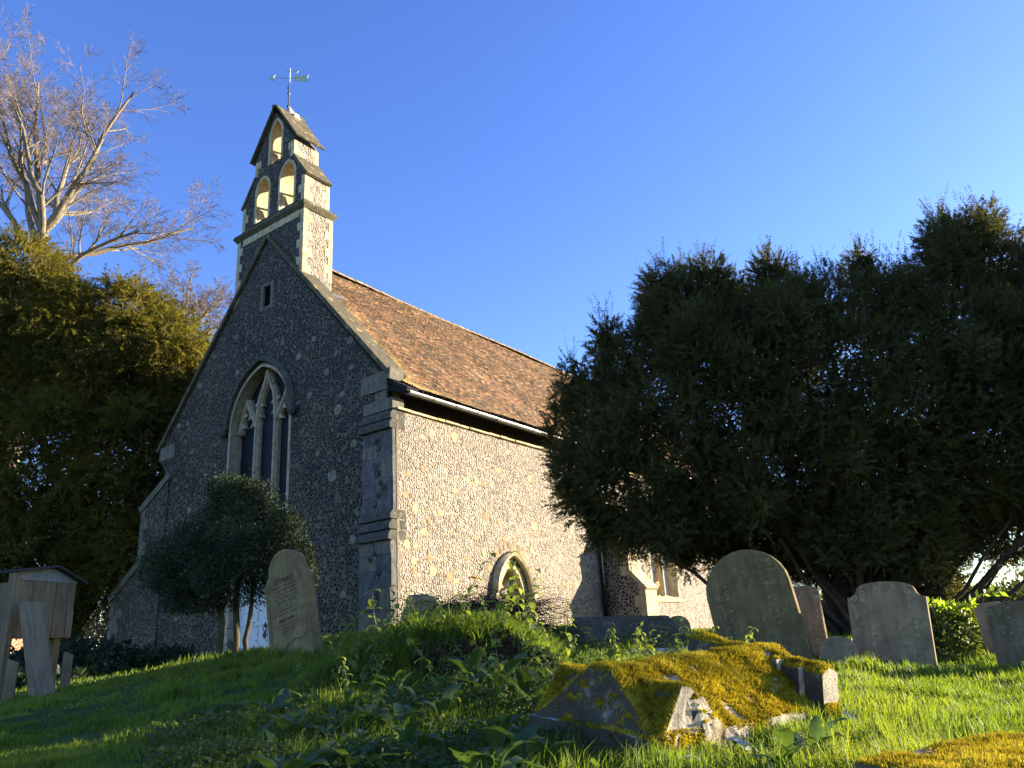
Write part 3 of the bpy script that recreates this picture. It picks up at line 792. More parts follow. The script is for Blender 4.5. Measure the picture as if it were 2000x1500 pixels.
b.build("blocking", [M['ashlar_warm'], M['pale_rock']], dw)
b = MB()
for i in range(15):
    a = math.pi * (i + 0.5) / 15
    if 0.2 < a < 2.95 and i not in (3, 11):
        r0 = 1.03 + 0.02; r1 = r0 + rs.uniform(0.16, 0.34)
        ex, ez = math.cos(a), math.sin(a) * 1.28
        px_, pz_ = 4.54 + ex * 0.95, 0.75 + ez * 0.98
        q = Vector((ex, 0, ez)).normalized(); tq = Vector((-q.z, 0, q.x)); wd = rs.uniform(0.05, 0.09)
        P = [(px_ + q.x*o + tq.x*t_, pz_ + q.z*o + tq.z*t_) for o, t_ in ((0.04, -wd), (r1 - r0 + 0.06, -wd * 1.2), (r1 - r0 + 0.06, wd * 1.2), (0.04, wd))]
        b.prism(P, -0.007 - 0.001 * (i % 3), 0.05, Sm, mi=i % 2)
b.build("voussoir", [M['block_brick'], M['block_pale']], dw)["label"] = "fan of thin orange and pale stones over the doorway"

# two-light square-headed window beyond the drainpipe
b = MB()
b.sweep([(15.45, 0.86), (15.45, 3.3), (14.9, 3.75), (14.4, 3.85), (13.9, 3.75), (13.35, 3.3), (13.35, 0.86)], [(-0.14, -0.012), (0.0, -0.015), (0.10, 0.16), (0.10, 0.40), (-0.04, 0.40)], Sm)
b.add([(13.2, -0.06, 0.80), (15.6, -0.06, 0.80), (15.6, 0.40, 0.98), (13.2, 0.40, 0.98), (13.2, -0.06, 0.66), (15.6, -0.06, 0.66), (15.6, 0.40, 0.66), (13.2, 0.40, 0.66)],
      [(0,1,2,3), (4,7,6,5), (0,4,5,1), (1,5,6,2), (2,6,7,3), (3,7,4,0)])
w2 = b.build("window", M['ashlar_warm'], church)
w2["label"] = "two-light stone window low in the south wall"
b = MB(); b.sweep([(14.4, 0.9), (14.4, 3.8)], [(0.10, 0.12), (0.04, 0.04), (-0.04, 0.04), (-0.10, 0.12), (-0.10, 0.39), (0.10, 0.39)], Sm); b.build("mullion", M['ashlar_warm'], w2)
b = MB(); b.box((13.36, 0.33, 0.87), (15.44, 0.36, 3.8)); b.build("pane", M['glass_lead'], w2)

# stepped buttress beside the drainpipe
b = MB()
pr = [(0.0, -1.5), (0.0, 3.9), (-0.62, 3.5), (-0.62, 2.6), (-0.95, 2.1), (-0.95, 1.52), (-1.45, 0.95), (-1.45, -1.5)]
U0, U1 = 9.82, 10.62
b.prism(pr, U0, U1, lambda a, z, t: (t, a, z), mi=0, side_mi=2)
for p0, p1 in (((-0.60, 3.56), (-0.02, 3.96)), ((-0.98, 2.10), (-0.58, 2.70)), ((-1.50, 0.93), (-0.90, 1.60))):
    b.sweep([p0, p1], [(0.05, U0 - 0.03), (-0.08, U0 - 0.03), (-0.08, U1 + 0.03), (0.05, U1 + 0.03)], lambda a, z, t: (t, a, z), mi=1)
for k, z0 in enumerate(np.arange(-1.4, 0.85, 0.36)):
    L = (0.22, 0.42)[k % 2]
    b.box((U0 - 0.008, -1.458, z0), (U1 + 0.006, -1.45 + L, z0 + 0.34), 1, jit=0.004, rng=rs)
for k, z0 in enumerate(np.arange(0.98, 2.0, 0.36)):
    L = (0.34, 0.2)[k % 2]
    b.box((U0 - 0.008, -0.958, z0 + 0.45), (U1 + 0.006, -0.95 + L, z0 + 0.75), 1, jit=0.004, rng=rs)
b.build("buttress", [M['flint_brown'], M['ashlar_warm'], M['flint_light']], church)["label"] = "stepped buttress beside the drainpipe"

# drainpipe and gutter
b = MB()
b.tube([(9.52, -0.09, -1.2), (9.52, -0.09, 5.1)], 0.065, 10)
for z in (0.55, 2.4, 4.2): b.tube([(9.52, -0.09, z), (9.52, -0.09, z + 0.1)], 0.085, 10)
b.tube([(9.52, -0.09, 5.1), (9.52, -0.3, 5.6)], 0.06, 8)
b.build("drainpipe", M['black_paint'], church, smooth=True)
b = MB()
GV, GZ, GR = -0.33, 5.74, 0.085
n = 9
prof = [(GR * math.cos(math.pi + math.pi * i / n), GR * math.sin(math.pi + math.pi * i / n)) for i in range(n + 1)]
prof = prof + [(p[0] * 0.86, p[1] * 0.86) for p in reversed(prof)]
u = 0.10; k = 0
while u < NAVE_L:
    L = 1.83; sag = 0.006 * math.sin(k * 1.7)
    vs = [(uu, GV + p[0], GZ + p[1] + sag) for uu in (u, u + L - 0.004) for p in prof]; m_ = len(prof)
    b.add(vs, [tuple(range(m_)), tuple(range(2*m_ - 1, m_ - 1, -1))] + [(i, (i+1) % m_, m_ + (i+1) % m_, m_ + i) for i in range(m_)])
    for o in (0.0, L * 0.5):
        r = GR + 0.012
        ring = [(GV + r * math.cos(math.pi + math.pi * i / n), GZ + sag + r * math.sin(math.pi + math.pi * i / n)) for i in range(n + 1)]
        vs = [(uu, p[0], p[1]) for uu in (u + o, u + o + 0.045) for p in ring]; m_ = len(ring)
        b.add(vs, [(i, i+1, m_+i+1, m_+i) for i in range(m_-1)], 1)
    u += L; k += 1
b.build("gutter", [M['gutter'], M['lead']], church)
b = MB()   # boarded soffit and fascia
b.add([(0.05, -0.24, 5.72), (NAVE_L, -0.24, 5.72), (NAVE_L, 0.40, 5.92), (0.05, 0.40, 5.92), (0.05, -0.24, 5.79), (NAVE_L, -0.24, 5.79), (NAVE_L, 0.40, 6.12), (0.05, 0.40, 6.12)],
      [(0,3,2,1), (4,5,6,7), (0,1,5,4), (1,2,6,5), (2,3,7,6), (3,0,4,7)])
b.box((0.06, 0.34, 5.35), (NAVE_L, 0.399, 5.93))
b.build("soffit", M['soffit'], church)

# ---- roof of real tiles on the south slope
EV, KN, RG = (-0.40, 5.84), (0.45, 6.34), (CX, 12.16)
L1 = math.hypot(KN[0]-EV[0], KN[1]-EV[1]); L2 = math.hypot(RG[0]-KN[0], RG[1]-KN[1])
def slope(s):
    # smooth change of pitch over the sprocket
    t1 = Vector((KN[0]-EV[0], KN[1]-EV[1])).normalized(); t2 = Vector((RG[0]-KN[0], RG[1]-KN[1])).normalized()
    if s < L1: p = Vector(EV) + t1 * s
    else: p = Vector(KN) + t2 * (s - L1)
    f = min(1, max(0, (s - L1 + 0.5) / 1.0)); t = (t1 * (1 - f) + t2 * f).normalized()
    return p, Vector((-t.y, t.x))
rng = np.random.default_rng(3)
V = []; F = []
gauge, tw = 0.105, 0.17
nc = int((L1 + L2) / gauge)
for i in range(nc):
    s0 = i * gauge
    if i % 2: uu = 0.40 - tw / 2
    else: uu = 0.40
    (p0, n0), (p1, n1) = slope(s0), slope(min(s0 + gauge * 1.3, L1 + L2))
    while uu < NAVE_L + 0.2:
        a = max(uu, 0.40); c = uu + tw - 0.004
        h0 = 0.030 + rng.uniform(-0.006, 0.012); h1 = 0.004
        j0 = rng.uniform(-0.006, 0.006); ds = rng.uniform(-0.008, 0.008) + (rng.uniform(0.03, 0.07) if rng.random() < 0.006 else 0); sag = 0.045 * math.sin(uu * 0.55 + 0.6) * math.sin(s0 * 0.5) + 0.015 * math.sin(uu * 1.7 + s0 * 1.3)
        k = len(V)
        for (x, p, nn, h) in ((a, p0, n0, h0 + j0 + sag), (c, p0, n0, h0 - j0 + sag), (c, p1, n1, h1 + sag), (a, p1, n1, h1 + sag)):
            q = p + nn * h; V.append((x, q.x, q.y - (ds if p is p0 else 0)))
        for (x, p, nn) in ((a, p0, n0), (c, p0, n0)):
            q = p + nn * (0.010 + sag); V.append((x, q.x, q.y - ds))
        F += [(k, k+1, k+2, k+3), (k+4, k+5, k+1, k)]
        uu += tw
roof = np_mesh("roof", V, F, M['tile'], church)
roof["label"] = "weathered brown and orange clay tile roof"
b = MB()
e = 0.10
b.add([(0.42, EV[0]+0.02, EV[1]-e), (NAVE_L, EV[0]+0.02, EV[1]-e), (NAVE_L, KN[0], KN[1]-e), (0.42, KN[0], KN[1]-e), (NAVE_L, RG[0], RG[1]-e), (0.42, RG[0], RG[1]-e)], [(0,1,2,3), (3,2,4,5)])
b.add([(0.42, RG[0], RG[1]-e+0.02), (NAVE_L, RG[0], RG[1]-e+0.02), (NAVE_L, 11.5, 5.9), (0.42, 11.5, 5.9)], [(0,1,2,3)])
b.build("roof_deck", M['tile_under'], roof)
b = MB(); u = 1.2; k = 0
while u < NAVE_L:
    L = 0.42; dz = 0.03 * math.sin(u * 0.55 + 0.6) + rs.uniform(-0.008, 0.008)
    prof = [(0.15 * math.cos(math.pi * i / 7), 0.13 * math.sin(math.pi * i / 7)) for i in range(8)]
    vs = [(uu, CX + p[0] * w_, RG[1] - 0.05 + p[1] * w_ + dz) for uu, w_ in ((u, 1.06), (u + L, 0.98)) for p in prof]
    b.add(vs, [(i, i+1, 8+i+1, 8+i) for i in range(7)]); u += L - 0.01
b.build("ridge_tile", M['ridge'], roof)
b = MB()
b.box((1.0, 3.70, 10.02), (1.50, 3.90, 10.16), rot=Matrix.Rotation(rad(48), 3, 'X'))
b.build("lead_flashing", M['lead'], church)
# bargeboard end of the eave
b = MB()
b.add([(0.02, -0.36, 5.70), (0.02, 0.36, 6.14), (0.02, 0.36, 6.26), (0.02, -0.40, 5.83), (0.44, -0.36, 5.70), (0.44, 0.36, 6.14), (0.44, 0.36, 6.26), (0.44, -0.40, 5.83)],
      [(0,1,2,3), (7,6,5,4), (0,4,5,1), (2,6,7,3), (0,3,7,4), (1,5,6,2)])
b.build("bargeboard", M['soffit'], church)
# ------------------------------------------------------------------ ground
CTRL = np.array([(-7.56,12,.62),(-6.98,11.7,.68),(-5.13,8,.50),(-3.17,5,.46),(-12.37,24,1.07),(-7.5,22,1.15),(-3.36,11.5,1.0),(-5.46,15,1.08),(-3.41,7.5,.47),(-2.07,4.6,.45),(-2.17,8,.66),
 (-1.07,4,.45),(-.58,5,.50),(.3,3.6,.44),(-.6,8.2,.80),(1.2,4.6,.45),(2.57,9,.66),(4.4,10,.43),(5.18,9,.39),(3.5,7.5,.41),(2.9,5.5,.41),(.93,3.2,.42),(0,0,.10),(2.2,2.3,.33),(-3,1,.2),
 (5.7,15,.78),(5.7,26,.98),(.9,20,1.15),(1.1,10.5,.86),(-1.6,12,1.25),(12,10,.3),(12,20,.7),(-15,12,.5),(-20,30,.9),(-9,8,.42),(-8,3,.3),(8,4,.25),(0,35,1.15),(15,35,.9),(-12,18,.75),(0,-6,0.0),(25,5,.3),(-25,5,.3)], dtype=float)
def _phi(r): return np.where(r > 0, r * r * np.log(np.maximum(r, 1e-9)), 0)
_n = len(CTRL)
_A = _phi(np.hypot(CTRL[:, None, 0] - CTRL[None, :, 0], CTRL[:, None, 1] - CTRL[None, :, 1])) + np.eye(_n) * 0.4
_P = np.c_[np.ones(_n), CTRL[:, :2]]
_S = np.block([[_A, _P], [_P.T, np.zeros((3, 3))]])
_w = np.linalg.solve(_S, np.r_[CTRL[:, 2], np.zeros(3)])
def _vnoise(x, y, seed=0):
    return (np.sin(x*1.7+seed+np.sin(y*1.3)*1.1)*np.cos(y*1.9-seed+np.sin(x*1.1)) + 0.5*np.sin(x*4.3+y*2.1+seed)*np.cos(y*4.9-x*1.7))
def ground_z(x, y):
    x = np.asarray(x, float); y = np.asarray(y, float)
    sh = x.shape; xf, yf = x.ravel(), y.ravel()
    xc, yc = np.clip(xf, -26, 26), np.clip(yf, -6, 36)
    out = np.empty(len(xf))
    for i in range(0, len(xf), 40000):
        sl_ = slice(i, i + 40000)
        r = np.hypot(xc[sl_, None] - CTRL[None, :, 0], yc[sl_, None] - CTRL[None, :, 1])
        out[sl_] = _phi(r) @ _w[:_n] + _w[_n] + _w[_n+1]*xc[sl_] + _w[_n+2]*yc[sl_]
    far = np.clip((np.hypot(xf, yf - 15) - 25) / 30, 0, 1)
    out = out * (1 - far) + 0.7 * far
    out += 0.018 * _vnoise(xf * 1.5, yf * 1.5) * (1 - far)
    return out.reshape(sh)
def gz(x, y): return float(ground_z(np.array([x]), np.array([y]))[0])

def spaced(lo, hi, c, n):
    t = np.linspace(-1, 1, n); s = np.sinh(t * 4.2) / math.sinh(4.2)
    return c + np.where(s < 0, s * (c - lo), s * (hi - c))
gx, gy = spaced(-1800, 1800, 0, 260), spaced(-400, 3000, 8, 260)
X, Y = np.meshgrid(gx, gy)
Z = ground_z(X, Y)
V = np.c_[X.ravel(), Y.ravel(), Z.ravel()]
nx, ny = len(gx), len(gy)
ii, jj = np.meshgrid(np.arange(nx - 1), np.arange(ny - 1))
a = (jj * nx + ii).ravel()
F = np.c_[a, a + 1, a + nx + 1, a + nx]
tag(np_mesh("ground", V, F, M['ground'], smooth=True), kind="structure")

# turf mound with a broken, earthy front
def mound_h(x, y):
    x = np.asarray(x, float); y = np.asarray(y, float)
    dx = (x + 0.55)
    side = np.clip(1 - np.where(dx < 0, (-dx / 1.9), (dx / 0.95)) ** 2, 0, 1)
    nz = 0.5 * _vnoise(x * 3.1, y * 2.7, 1.3)
    front = 7.55 + 0.12 * nz + 0.25 * np.clip(-dx - 0.5, 0, 1)      # y of the broken front
    steep = np.where(dx > -0.55, 0.16, 0.5)
    f = np.clip((y - front) / steep, 0, 1); f = f * f * (3 - 2 * f)
    bk = np.clip((9.7 - y) / 1.3, 0, 1); bk = bk * bk * (3 - 2 * bk)
    return side ** 0.8 * f * bk * (0.35 + 0.09 * nz + 0.03 * _vnoise(x * 9, y * 8, 2.2)) 
mx_, my_ = np.linspace(-2.7, 0.6, 150), np.linspace(7.2, 9.9, 130)
X, Y = np.meshgrid(mx_, my_)
H = mound_h(X, Y)
Z = ground_z(X, Y) + H + np.where(H > 0.01, 0.02, -0.03)
rngm = np.random.default_rng(8)
yj = Y + np.where((H > 0.03) & (H < 0.3), rngm.normal(0, 0.025, Y.shape), 0)
V = np.c_[X.ravel(), yj.ravel(), Z.ravel()]
nx, ny = 150, 130
ii, jj = np.meshgrid(np.arange(nx - 1), np.arange(ny - 1)); a = (jj * nx + ii).ravel()
tag(np_mesh("mound", V, np.c_[a, a + 1, a + nx + 1, a + nx], M['mound'], smooth=True), kind="structure")
def surf_z(x, y): return ground_z(x, y) + mound_h(x, y)
def sz(x, y): return float(surf_z(np.array([x]), np.array([y]))[0])

# ------------------------------------------------------------------ gravestones
def stone_profile(kind, w_, h):
    a = w_ / 2; pts = [(-a, -0.35), (a, -0.35)]
    if kind == 'round':
        sp = h - a * 0.92; n = 14
        pts += [(a * math.cos(t), sp + a * 0.92 * math.sin(t)) for t in np.linspace(0, math.pi, n)]
    elif kind == 'shouldered':           # narrow round head over square shoulders with scooped ears
        r = a * 0.74; sh = h - r - 0.10 * h
        pts += [(a, sh - 0.05), (a - 0.02, sh), (a * 0.90, sh + 0.035), (a * 0.84, sh + 0.11), (r, sh + 0.12)]
        pts += [(r * math.cos(t), h - r + r * math.sin(t)) for t in np.linspace(0.05, math.pi - 0.05, 12)]
        pts += [(-r, sh + 0.12), (-a * 0.84, sh + 0.11), (-a * 0.90, sh + 0.035), (-a + 0.02, sh), (-a, sh - 0.05)]
    elif kind == 'cambered':             # low curved head with scooped corners
        c = 0.13 * w_; sh = h - 0.16 * w_
        pts += [(a, sh - c * 0.25)] + [(a - c * math.sin(t) , sh - c * 0.25 + c * (1 - math.cos(t))) for t in np.linspace(0.3, 1.45, 5)]
        r0 = a - c
        pts += [(r0 * math.cos(t), sh + 0.06 * w_ + 0.12 * w_ * math.sin(t) ** 0.8) for t in np.linspace(0.12, math.pi - 0.12, 13)]
        pts += [(-(a - c * math.sin(t)), sh - c * 0.25 + c * (1 - math.cos(t))) for t in np.linspace(1.45, 0.3, 5)] + [(-a, sh - c * 0.25)]
    elif kind == 'square':
        pts += [(a, h - 0.08), (a - 0.05, h - 0.03), (a * 0.5, h), (-a * 0.5, h), (-a + 0.05, h - 0.03), (-a, h - 0.08)]
    return pts
def headstone(kind, w_, h, t, loc, yaw, tilt, lean, mat, label, group=None, rim=None, name="headstone"):
    b = MB()
    prof = stone_profile(kind, w_, h)
    b.prism(prof, 0.0, t, lambda a, z, q: (a, q, z))
    o = b.build(name, mat, None, bevel=0.012)
    o.location = loc; o.rotation_euler = (rad(lean), rad(tilt), rad(yaw))
    tag(o, label, "gravestone", group)
    if rim:
        b = MB()
        inner = [(p[0] * 0.86, p[1] if p[1] < 0 else p[1] - 0.05) for p in prof[2:]]
        b.sweep([(inner[0][0], 0.30)] + inner[0:] + [(inner[-1][0], 0.30)], [(0.014, -0.002), (0.0, -0.012), (-0.014, -0.002), (-0.014, 0.01), (0.014, 0.01)], lambda a, z, q: (a, q, z))
        b.build("moulding", rim, o)
    return o
def text_mesh(name, s, size, mat, parent, loc, depth=0.004, sx=1.0):
    cu_ = bpy.data.curves.new(name, 'FONT'); cu_.body = s; cu_.size = size; cu_.extrude = depth; cu_.align_x = 'CENTER'
    tmp = bpy.data.objects.new(name, cu_); COL.objects.link(tmp)
    dg = bpy.context.evaluated_depsgraph_get(); dg.update()
    me = bpy.data.meshes.new_from_object(tmp.evaluated_get(dg))
    bpy.data.objects.remove(tmp); bpy.data.curves.remove(cu_)
    me.name = name; me.materials.clear(); me.materials.append(mat)
    o = link(bpy.data.objects.new(name, me), parent)
    o.location = loc; o.rotation_euler = (math.pi/2, 0, 0); o.scale = (sx, 1, 1)
    return o

h1 = headstone('shouldered', 0.82, 1.62, 0.20, (-3.34, 11.5, 0.97), -29, -13, -2, M['grave_brown'], "tall brown shouldered gravestone with carved lettering, leaning left before the gable", rim=M['grave_brown'])
M['carved'] = plain("carved_letters", (0.11, 0.08, 0.042), rough=1.0)
text_mesh("inscription", "STEPHEN", 0.095, M['carved'], h1, (0.0, -0.0035, 1.13))
rt_ = random.Random(11)
lt = MB()
z = 1.065
for L, hh in ((0.46, 0.026), (0.42, 0.03), (0.46, 0.026), (0.44, 0.026), (0.38, 0.026), (0.05, 0.014), (0.46, 0.026), (0.5, 0.028)):
    x = -L / 2
    while x < L / 2:
        wd = rt_.uniform(0.012, 0.02)
        if rt_.random() < 0.82:
            lt.box((x, -0.0035, z), (x + 0.005, 0.002, z + hh))
            if rt_.random() < 0.6: lt.box((x + wd * 0.6, -0.0032, z), (x + wd * 0.6 + 0.004, 0.002, z + hh * rt_.choice([1, 1, 0.6])))
            if rt_.random() < 0.6: lt.box((x + 0.001, -0.003, z + hh * rt_.choice([0, 0.45, 0.82])), (x + wd * 0.8, 0.002, z + hh * 0.16 + hh * 0.82 * 0))if False else lt.box((x + 0.0052, -0.003, z + hh * 0.8), (x + wd * 0.58, 0.002, z + hh))
        x += wd + 0.006
    z -= 0.058
for L, z in ((0.5, 0.50), (0.36, 0.455), (0.28, 0.41)):
    x = -L / 2
    while x < L / 2:
        wd = rt_.uniform(0.012, 0.02)
        lt.box((x, -0.0035, z), (x + 0.005, 0.002, z + 0.024)); lt.box((x + 0.0052, -0.003, z + 0.018), (x + wd * 0.6, 0.002, z + 0.024)); x += wd + 0.007
lt.build("worn_lettering", M['carved'], h1)["kind"] = "stuff"
text_mesh("inscription", "MARY ANN", 0.062, M['carved'], h1, (-0.02, -0.0035, 0.565))
cr_ = MB()
pts = [(-0.30, 0.06), (-0.2, 0.07), (-0.14, 0.12), (-0.08, 0.13), (-0.03, 0.17), (0.02, 0.165), (0.1, 0.215), (0.2, 0.19), (0.27, 0.20), (0.36, 0.24)]
cr_.sweep(pts, [(0.008, -0.003), (-0.008, -0.003), (-0.008, 0.004), (0.008, 0.004)], lambda a, z, q: (a, q, z + 0.06))
cr_.build("crack", M['iron'], h1)

headstone('round', 1.11, 1.42, 0.11, (2.95, 10.2, 0.60), -33, -8.5, -3, M['grave'], "largest round-topped green-grey gravestone, leaning left behind the mossy tomb")
headstone('cambered', 0.90, 1.05, 0.09, (4.42, 10.0, 0.42), -33, 3, -3, M['grave_grey'], "grey lichen-spotted gravestone with scooped corners, in front of the dark tree's trunk")
headstone('round', 0.44, 0.44, 0.08, (3.70, 9.8, 0.44), -33, -2, -4, M['grave_grey'], "smallest round-topped grey gravestone, low in the grass between two larger ones")
headstone('square', 0.62, 1.10, 0.09, (3.78, 11.2, 0.45), -33, -1, -2, M['grave_grey'], "square-topped grey gravestone half hidden behind the largest round-topped one")
headstone('square', 1.0, 0.76, 0.10, (5.66, 9.0, 0.38), -33, 0, -1, M['grave_dark'], "dark grey gravestone cut off by the right edge of the photo")
headstone('square', 0.40, 0.72, 0.08, (6.34, 11.0, 0.46), -33, -3, -2, M['grave_grey'], "narrow leaning stone with a sunlit edge beyond the laurel bush")
headstone('round', 0.38, 0.36, 0.09, (2.42, 13.0, 0.93), -33, -2, 0, M['grave_brown'], "small curved brown gravestone under the two-light window")
headstone('round', 0.30, 0.30, 0.09, (2.02, 12.2, 0.93), -40, 6, -25, M['pale_rock'], "small pale sunlit headstone tipped back beside the dark chest tomb")

def boulder(name, loc, size, mat, label, seed, cat="stone", rot=(0, 0, 0)):
    bm = bmesh.new(); bmesh.ops.create_icosphere(bm, subdivisions=4, radius=1.0)
    for v in bm.verts:
        p = v.co.copy(); d = 1 + 0.28 * mnoise.noise(p * 1.4 + Vector((seed, 0, 0))) + 0.12 * mnoise.noise(p * 4 + Vector((0, seed, 0))) + 0.05 * mnoise.noise(p * 11)
        q = p * d
        for k in range(3): q[k] = math.copysign(abs(q[k]) ** 0.8, q[k])
        v.co = Vector((q.x * size[0], q.y * size[1], q.z * size[2]))
    me = bpy.data.meshes.new(name); bm.to_mesh(me); bm.free(); me.materials.append(mat)
    o = link(bpy.data.objects.new(name, me)); o.location = loc; o.rotation_euler = rot
    return tag(o, label, cat)
boulder("rough_stone", (-1.58, 12.0, 1.45), (0.27, 0.14, 0.38), M['grave_grey'], "rugged grey standing stone at the foot of the sunlit wall", 2.0)
boulder("broken_slab", (0.12, 9.3, 1.0), (0.09, 0.06, 0.22), M['pale_rock'], "broken pale slab leaning at the right end of the twig heap", 5.0, rot=(0, rad(-28), rad(20)))

def np_noise(P, f, seed=0.0):
    x, y, z = P[:, 0] * f + seed, P[:, 1] * f - seed, P[:, 2] * f
    return (np.sin(x * 1.3 + 1.7 * np.sin(y * 0.9 + z)) + np.sin(y * 1.7 + 1.3 * np.sin(z * 1.1 + x * 0.7)) + np.sin(z * 1.9 + x * 1.1 + 0.8 * np.sin(y * 2.3))
            + 0.6 * np.sin(x * 3.1 + y * 2.3) * np.sin(z * 2.9 - y * 2.7)) / 3.3

# ------------------------------------------------------------------ coped cross tomb covered in moss
T_O = Vector((0.543, 3.90, 0.47)); T_ROT = rad(42.3)
def tomb_frame(l, m_, z): return (l, m_, z)
W_ = 0.86; TL = 1.80
b = MB()
b.box((0.0, 0.0, -0.45), (TL, W_, 0.07), 0)
b.build_name = None
bm_parts = []
def ridge_piece(l0, l1, rm, zr0, zr1, eave=0.02, ze=0.072, ends=(0.0, 0.0), tw=0.07):
    e0, e1 = eave, W_ - eave
    vs = [(l0, e0, ze), (l0, e1, ze), (l0 + ends[0], rm - tw, zr0), (l0 + ends[0], rm + tw, zr0), (l1, e0, ze), (l1, e1, ze), (l1 - ends[1], rm - tw * 0.5, zr1), (l1 - ends[1], rm + tw * 0.5, zr1),
          (l0, e0, -0.1), (l0, e1, -0.1), (l1, e0, -0.1), (l1, e1, -0.1)]
    b.add(vs, [(0, 4, 6, 2), (1, 3, 7, 5), (2, 6, 7, 3), (0, 2, 3, 1), (4, 5, 7, 6), (8, 9, 11, 10), (0, 1, 9, 8), (4, 10, 11, 5), (0, 8, 10, 4), (1, 5, 11, 9)])
ridge_piece(0.03, TL - 0.02, 0.42, 0.335, 0.385, ends=(0.07, 0.03))
def cross_piece(lc, hw, zr, m0, m1, ze=0.071, tw=0.065):
    vs = []
    for m_ in (m0, m1): vs += [(lc - hw, m_, ze), (lc + hw, m_, ze), (lc + tw, m_ + (0.03 if m_ == m0 else -0.03), zr - 0.015), (lc - tw, m_ + (0.03 if m_ == m0 else -0.03), zr), (lc - hw, m_, -0.1), (lc + hw, m_, -0.1)]
    b.add(vs, [(0, 1, 2, 3), (6, 9, 8, 7), (0, 3, 9, 6), (1, 7, 8, 2), (3, 2, 8, 9), (0, 4, 5, 1), (6, 7, 11, 10), (0, 6, 10, 4), (1, 5, 11, 7), (4, 10, 11, 5)])
cross_piece(0.31, 0.25, 0.285, -0.015, W_ + 0.015)
# raised bar across the head
for (l0, l1, m0, m1, z0, z1) in ((1.56, 1.71, -0.03, W_ + 0.05, 0.0, 0.295),):
    b.add([(l0, m0, z0), (l1, m0, z0), (l1, m1, z0), (l0, m1, z0), (l0 - 0.02, m0, z1 - 0.04), (l1 + 0.01, m0, z1 - 0.04), (l1 + 0.01, m1, z1 + 0.10), (l0 - 0.02, m1, z1 + 0.10), (l0 + 0.07, m0, z1), (l0 + 0.07, m1, z1 + 0.14)],
          [(3,2,1,0), (0,1,5,8,4), (2,3,7,9,6), (0,4,7,3), (1,2,6,5), (4,8,9,7), (5,6,9,8)])
for m0 in (0.09, 0.23):
    b.box((1.49, m0, 0.1), (1.58, m0 + 0.03, 0.27 + m0 * 0.25))
tmp = b.build("coped_tomb", [M['tomb'], M['tomb_end_shade'], M['moss_base']], None)
me = tmp.data
bm = bmesh.new(); bm.from_mesh(me)
for it in range(5):
    long_e = [e for e in bm.edges if e.calc_length() > 0.055]
    if not long_e: break
    bmesh.ops.subdivide_edges(bm, edges=long_e, cuts=1, use_grid_fill=True)
bmesh.ops.triangulate(bm, faces=bm.faces)
bm.normal_update()
for v in bm.verts:
    p = v.co
    d = 0.026 * mnoise.noise(p * 5) + 0.014 * mnoise.noise(p * 15) + 0.006 * mnoise.noise(p * 40)
    v.co = p + v.normal * d
bm.normal_update()
def tomb_mask(P, N):
    d = np.clip((N[:, 2] - 0.30) * 3.5, 0, 1)
    n1 = np_noise(P, 7.0); n2 = np_noise(P, 19.0, 3)
    lower = np.clip((0.14 - P[:, 2]) * 12, 0, 1)                # the plinth has bare patches
    d = d * np.clip(2.3 + 1.5 * n1 - 2.2 * lower * (np_noise(P, 8, 5) > -0.1), 0, 1) * np.clip(1.8 + 2.0 * n2, 0.15, 1)
    side = (np.abs(N[:, 2]) <= 0.28) * np.clip(0.3 + 1.4 * n1, 0, 0.8) * (P[:, 2] > -0.2) * (N[:, 1] < -0.4) * (P[:, 2] < 0.10)
    return np.clip(d + side, 0, 1)
bm.faces.ensure_lookup_table()
_fc = np.array([f.calc_center_median()[:] for f in bm.faces]); _fn = np.array([f.normal[:] for f in bm.faces])
_mk = tomb_mask(_fc, _fn)
_endn = np_noise(_fc, 9.0, 7)
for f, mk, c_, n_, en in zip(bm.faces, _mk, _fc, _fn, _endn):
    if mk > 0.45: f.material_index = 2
    elif n_[0] < -0.35: f.material_index = 1      # faces turned from the sun: blackish lichen plus shade put into the colour
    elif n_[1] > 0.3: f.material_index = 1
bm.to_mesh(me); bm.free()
tomb = tmp
tomb.location = T_O; tomb.rotation_euler = (rad(7), 0, T_ROT)
tag(tomb, "coped cross-shaped stone tomb thickly covered in golden moss, in the foreground", "tomb")
TOMB_M = Matrix.Translation(T_O) @ Matrix.Rotation(T_ROT, 4, 'Z') @ Matrix.Rotation(rad(7), 4, 'X')

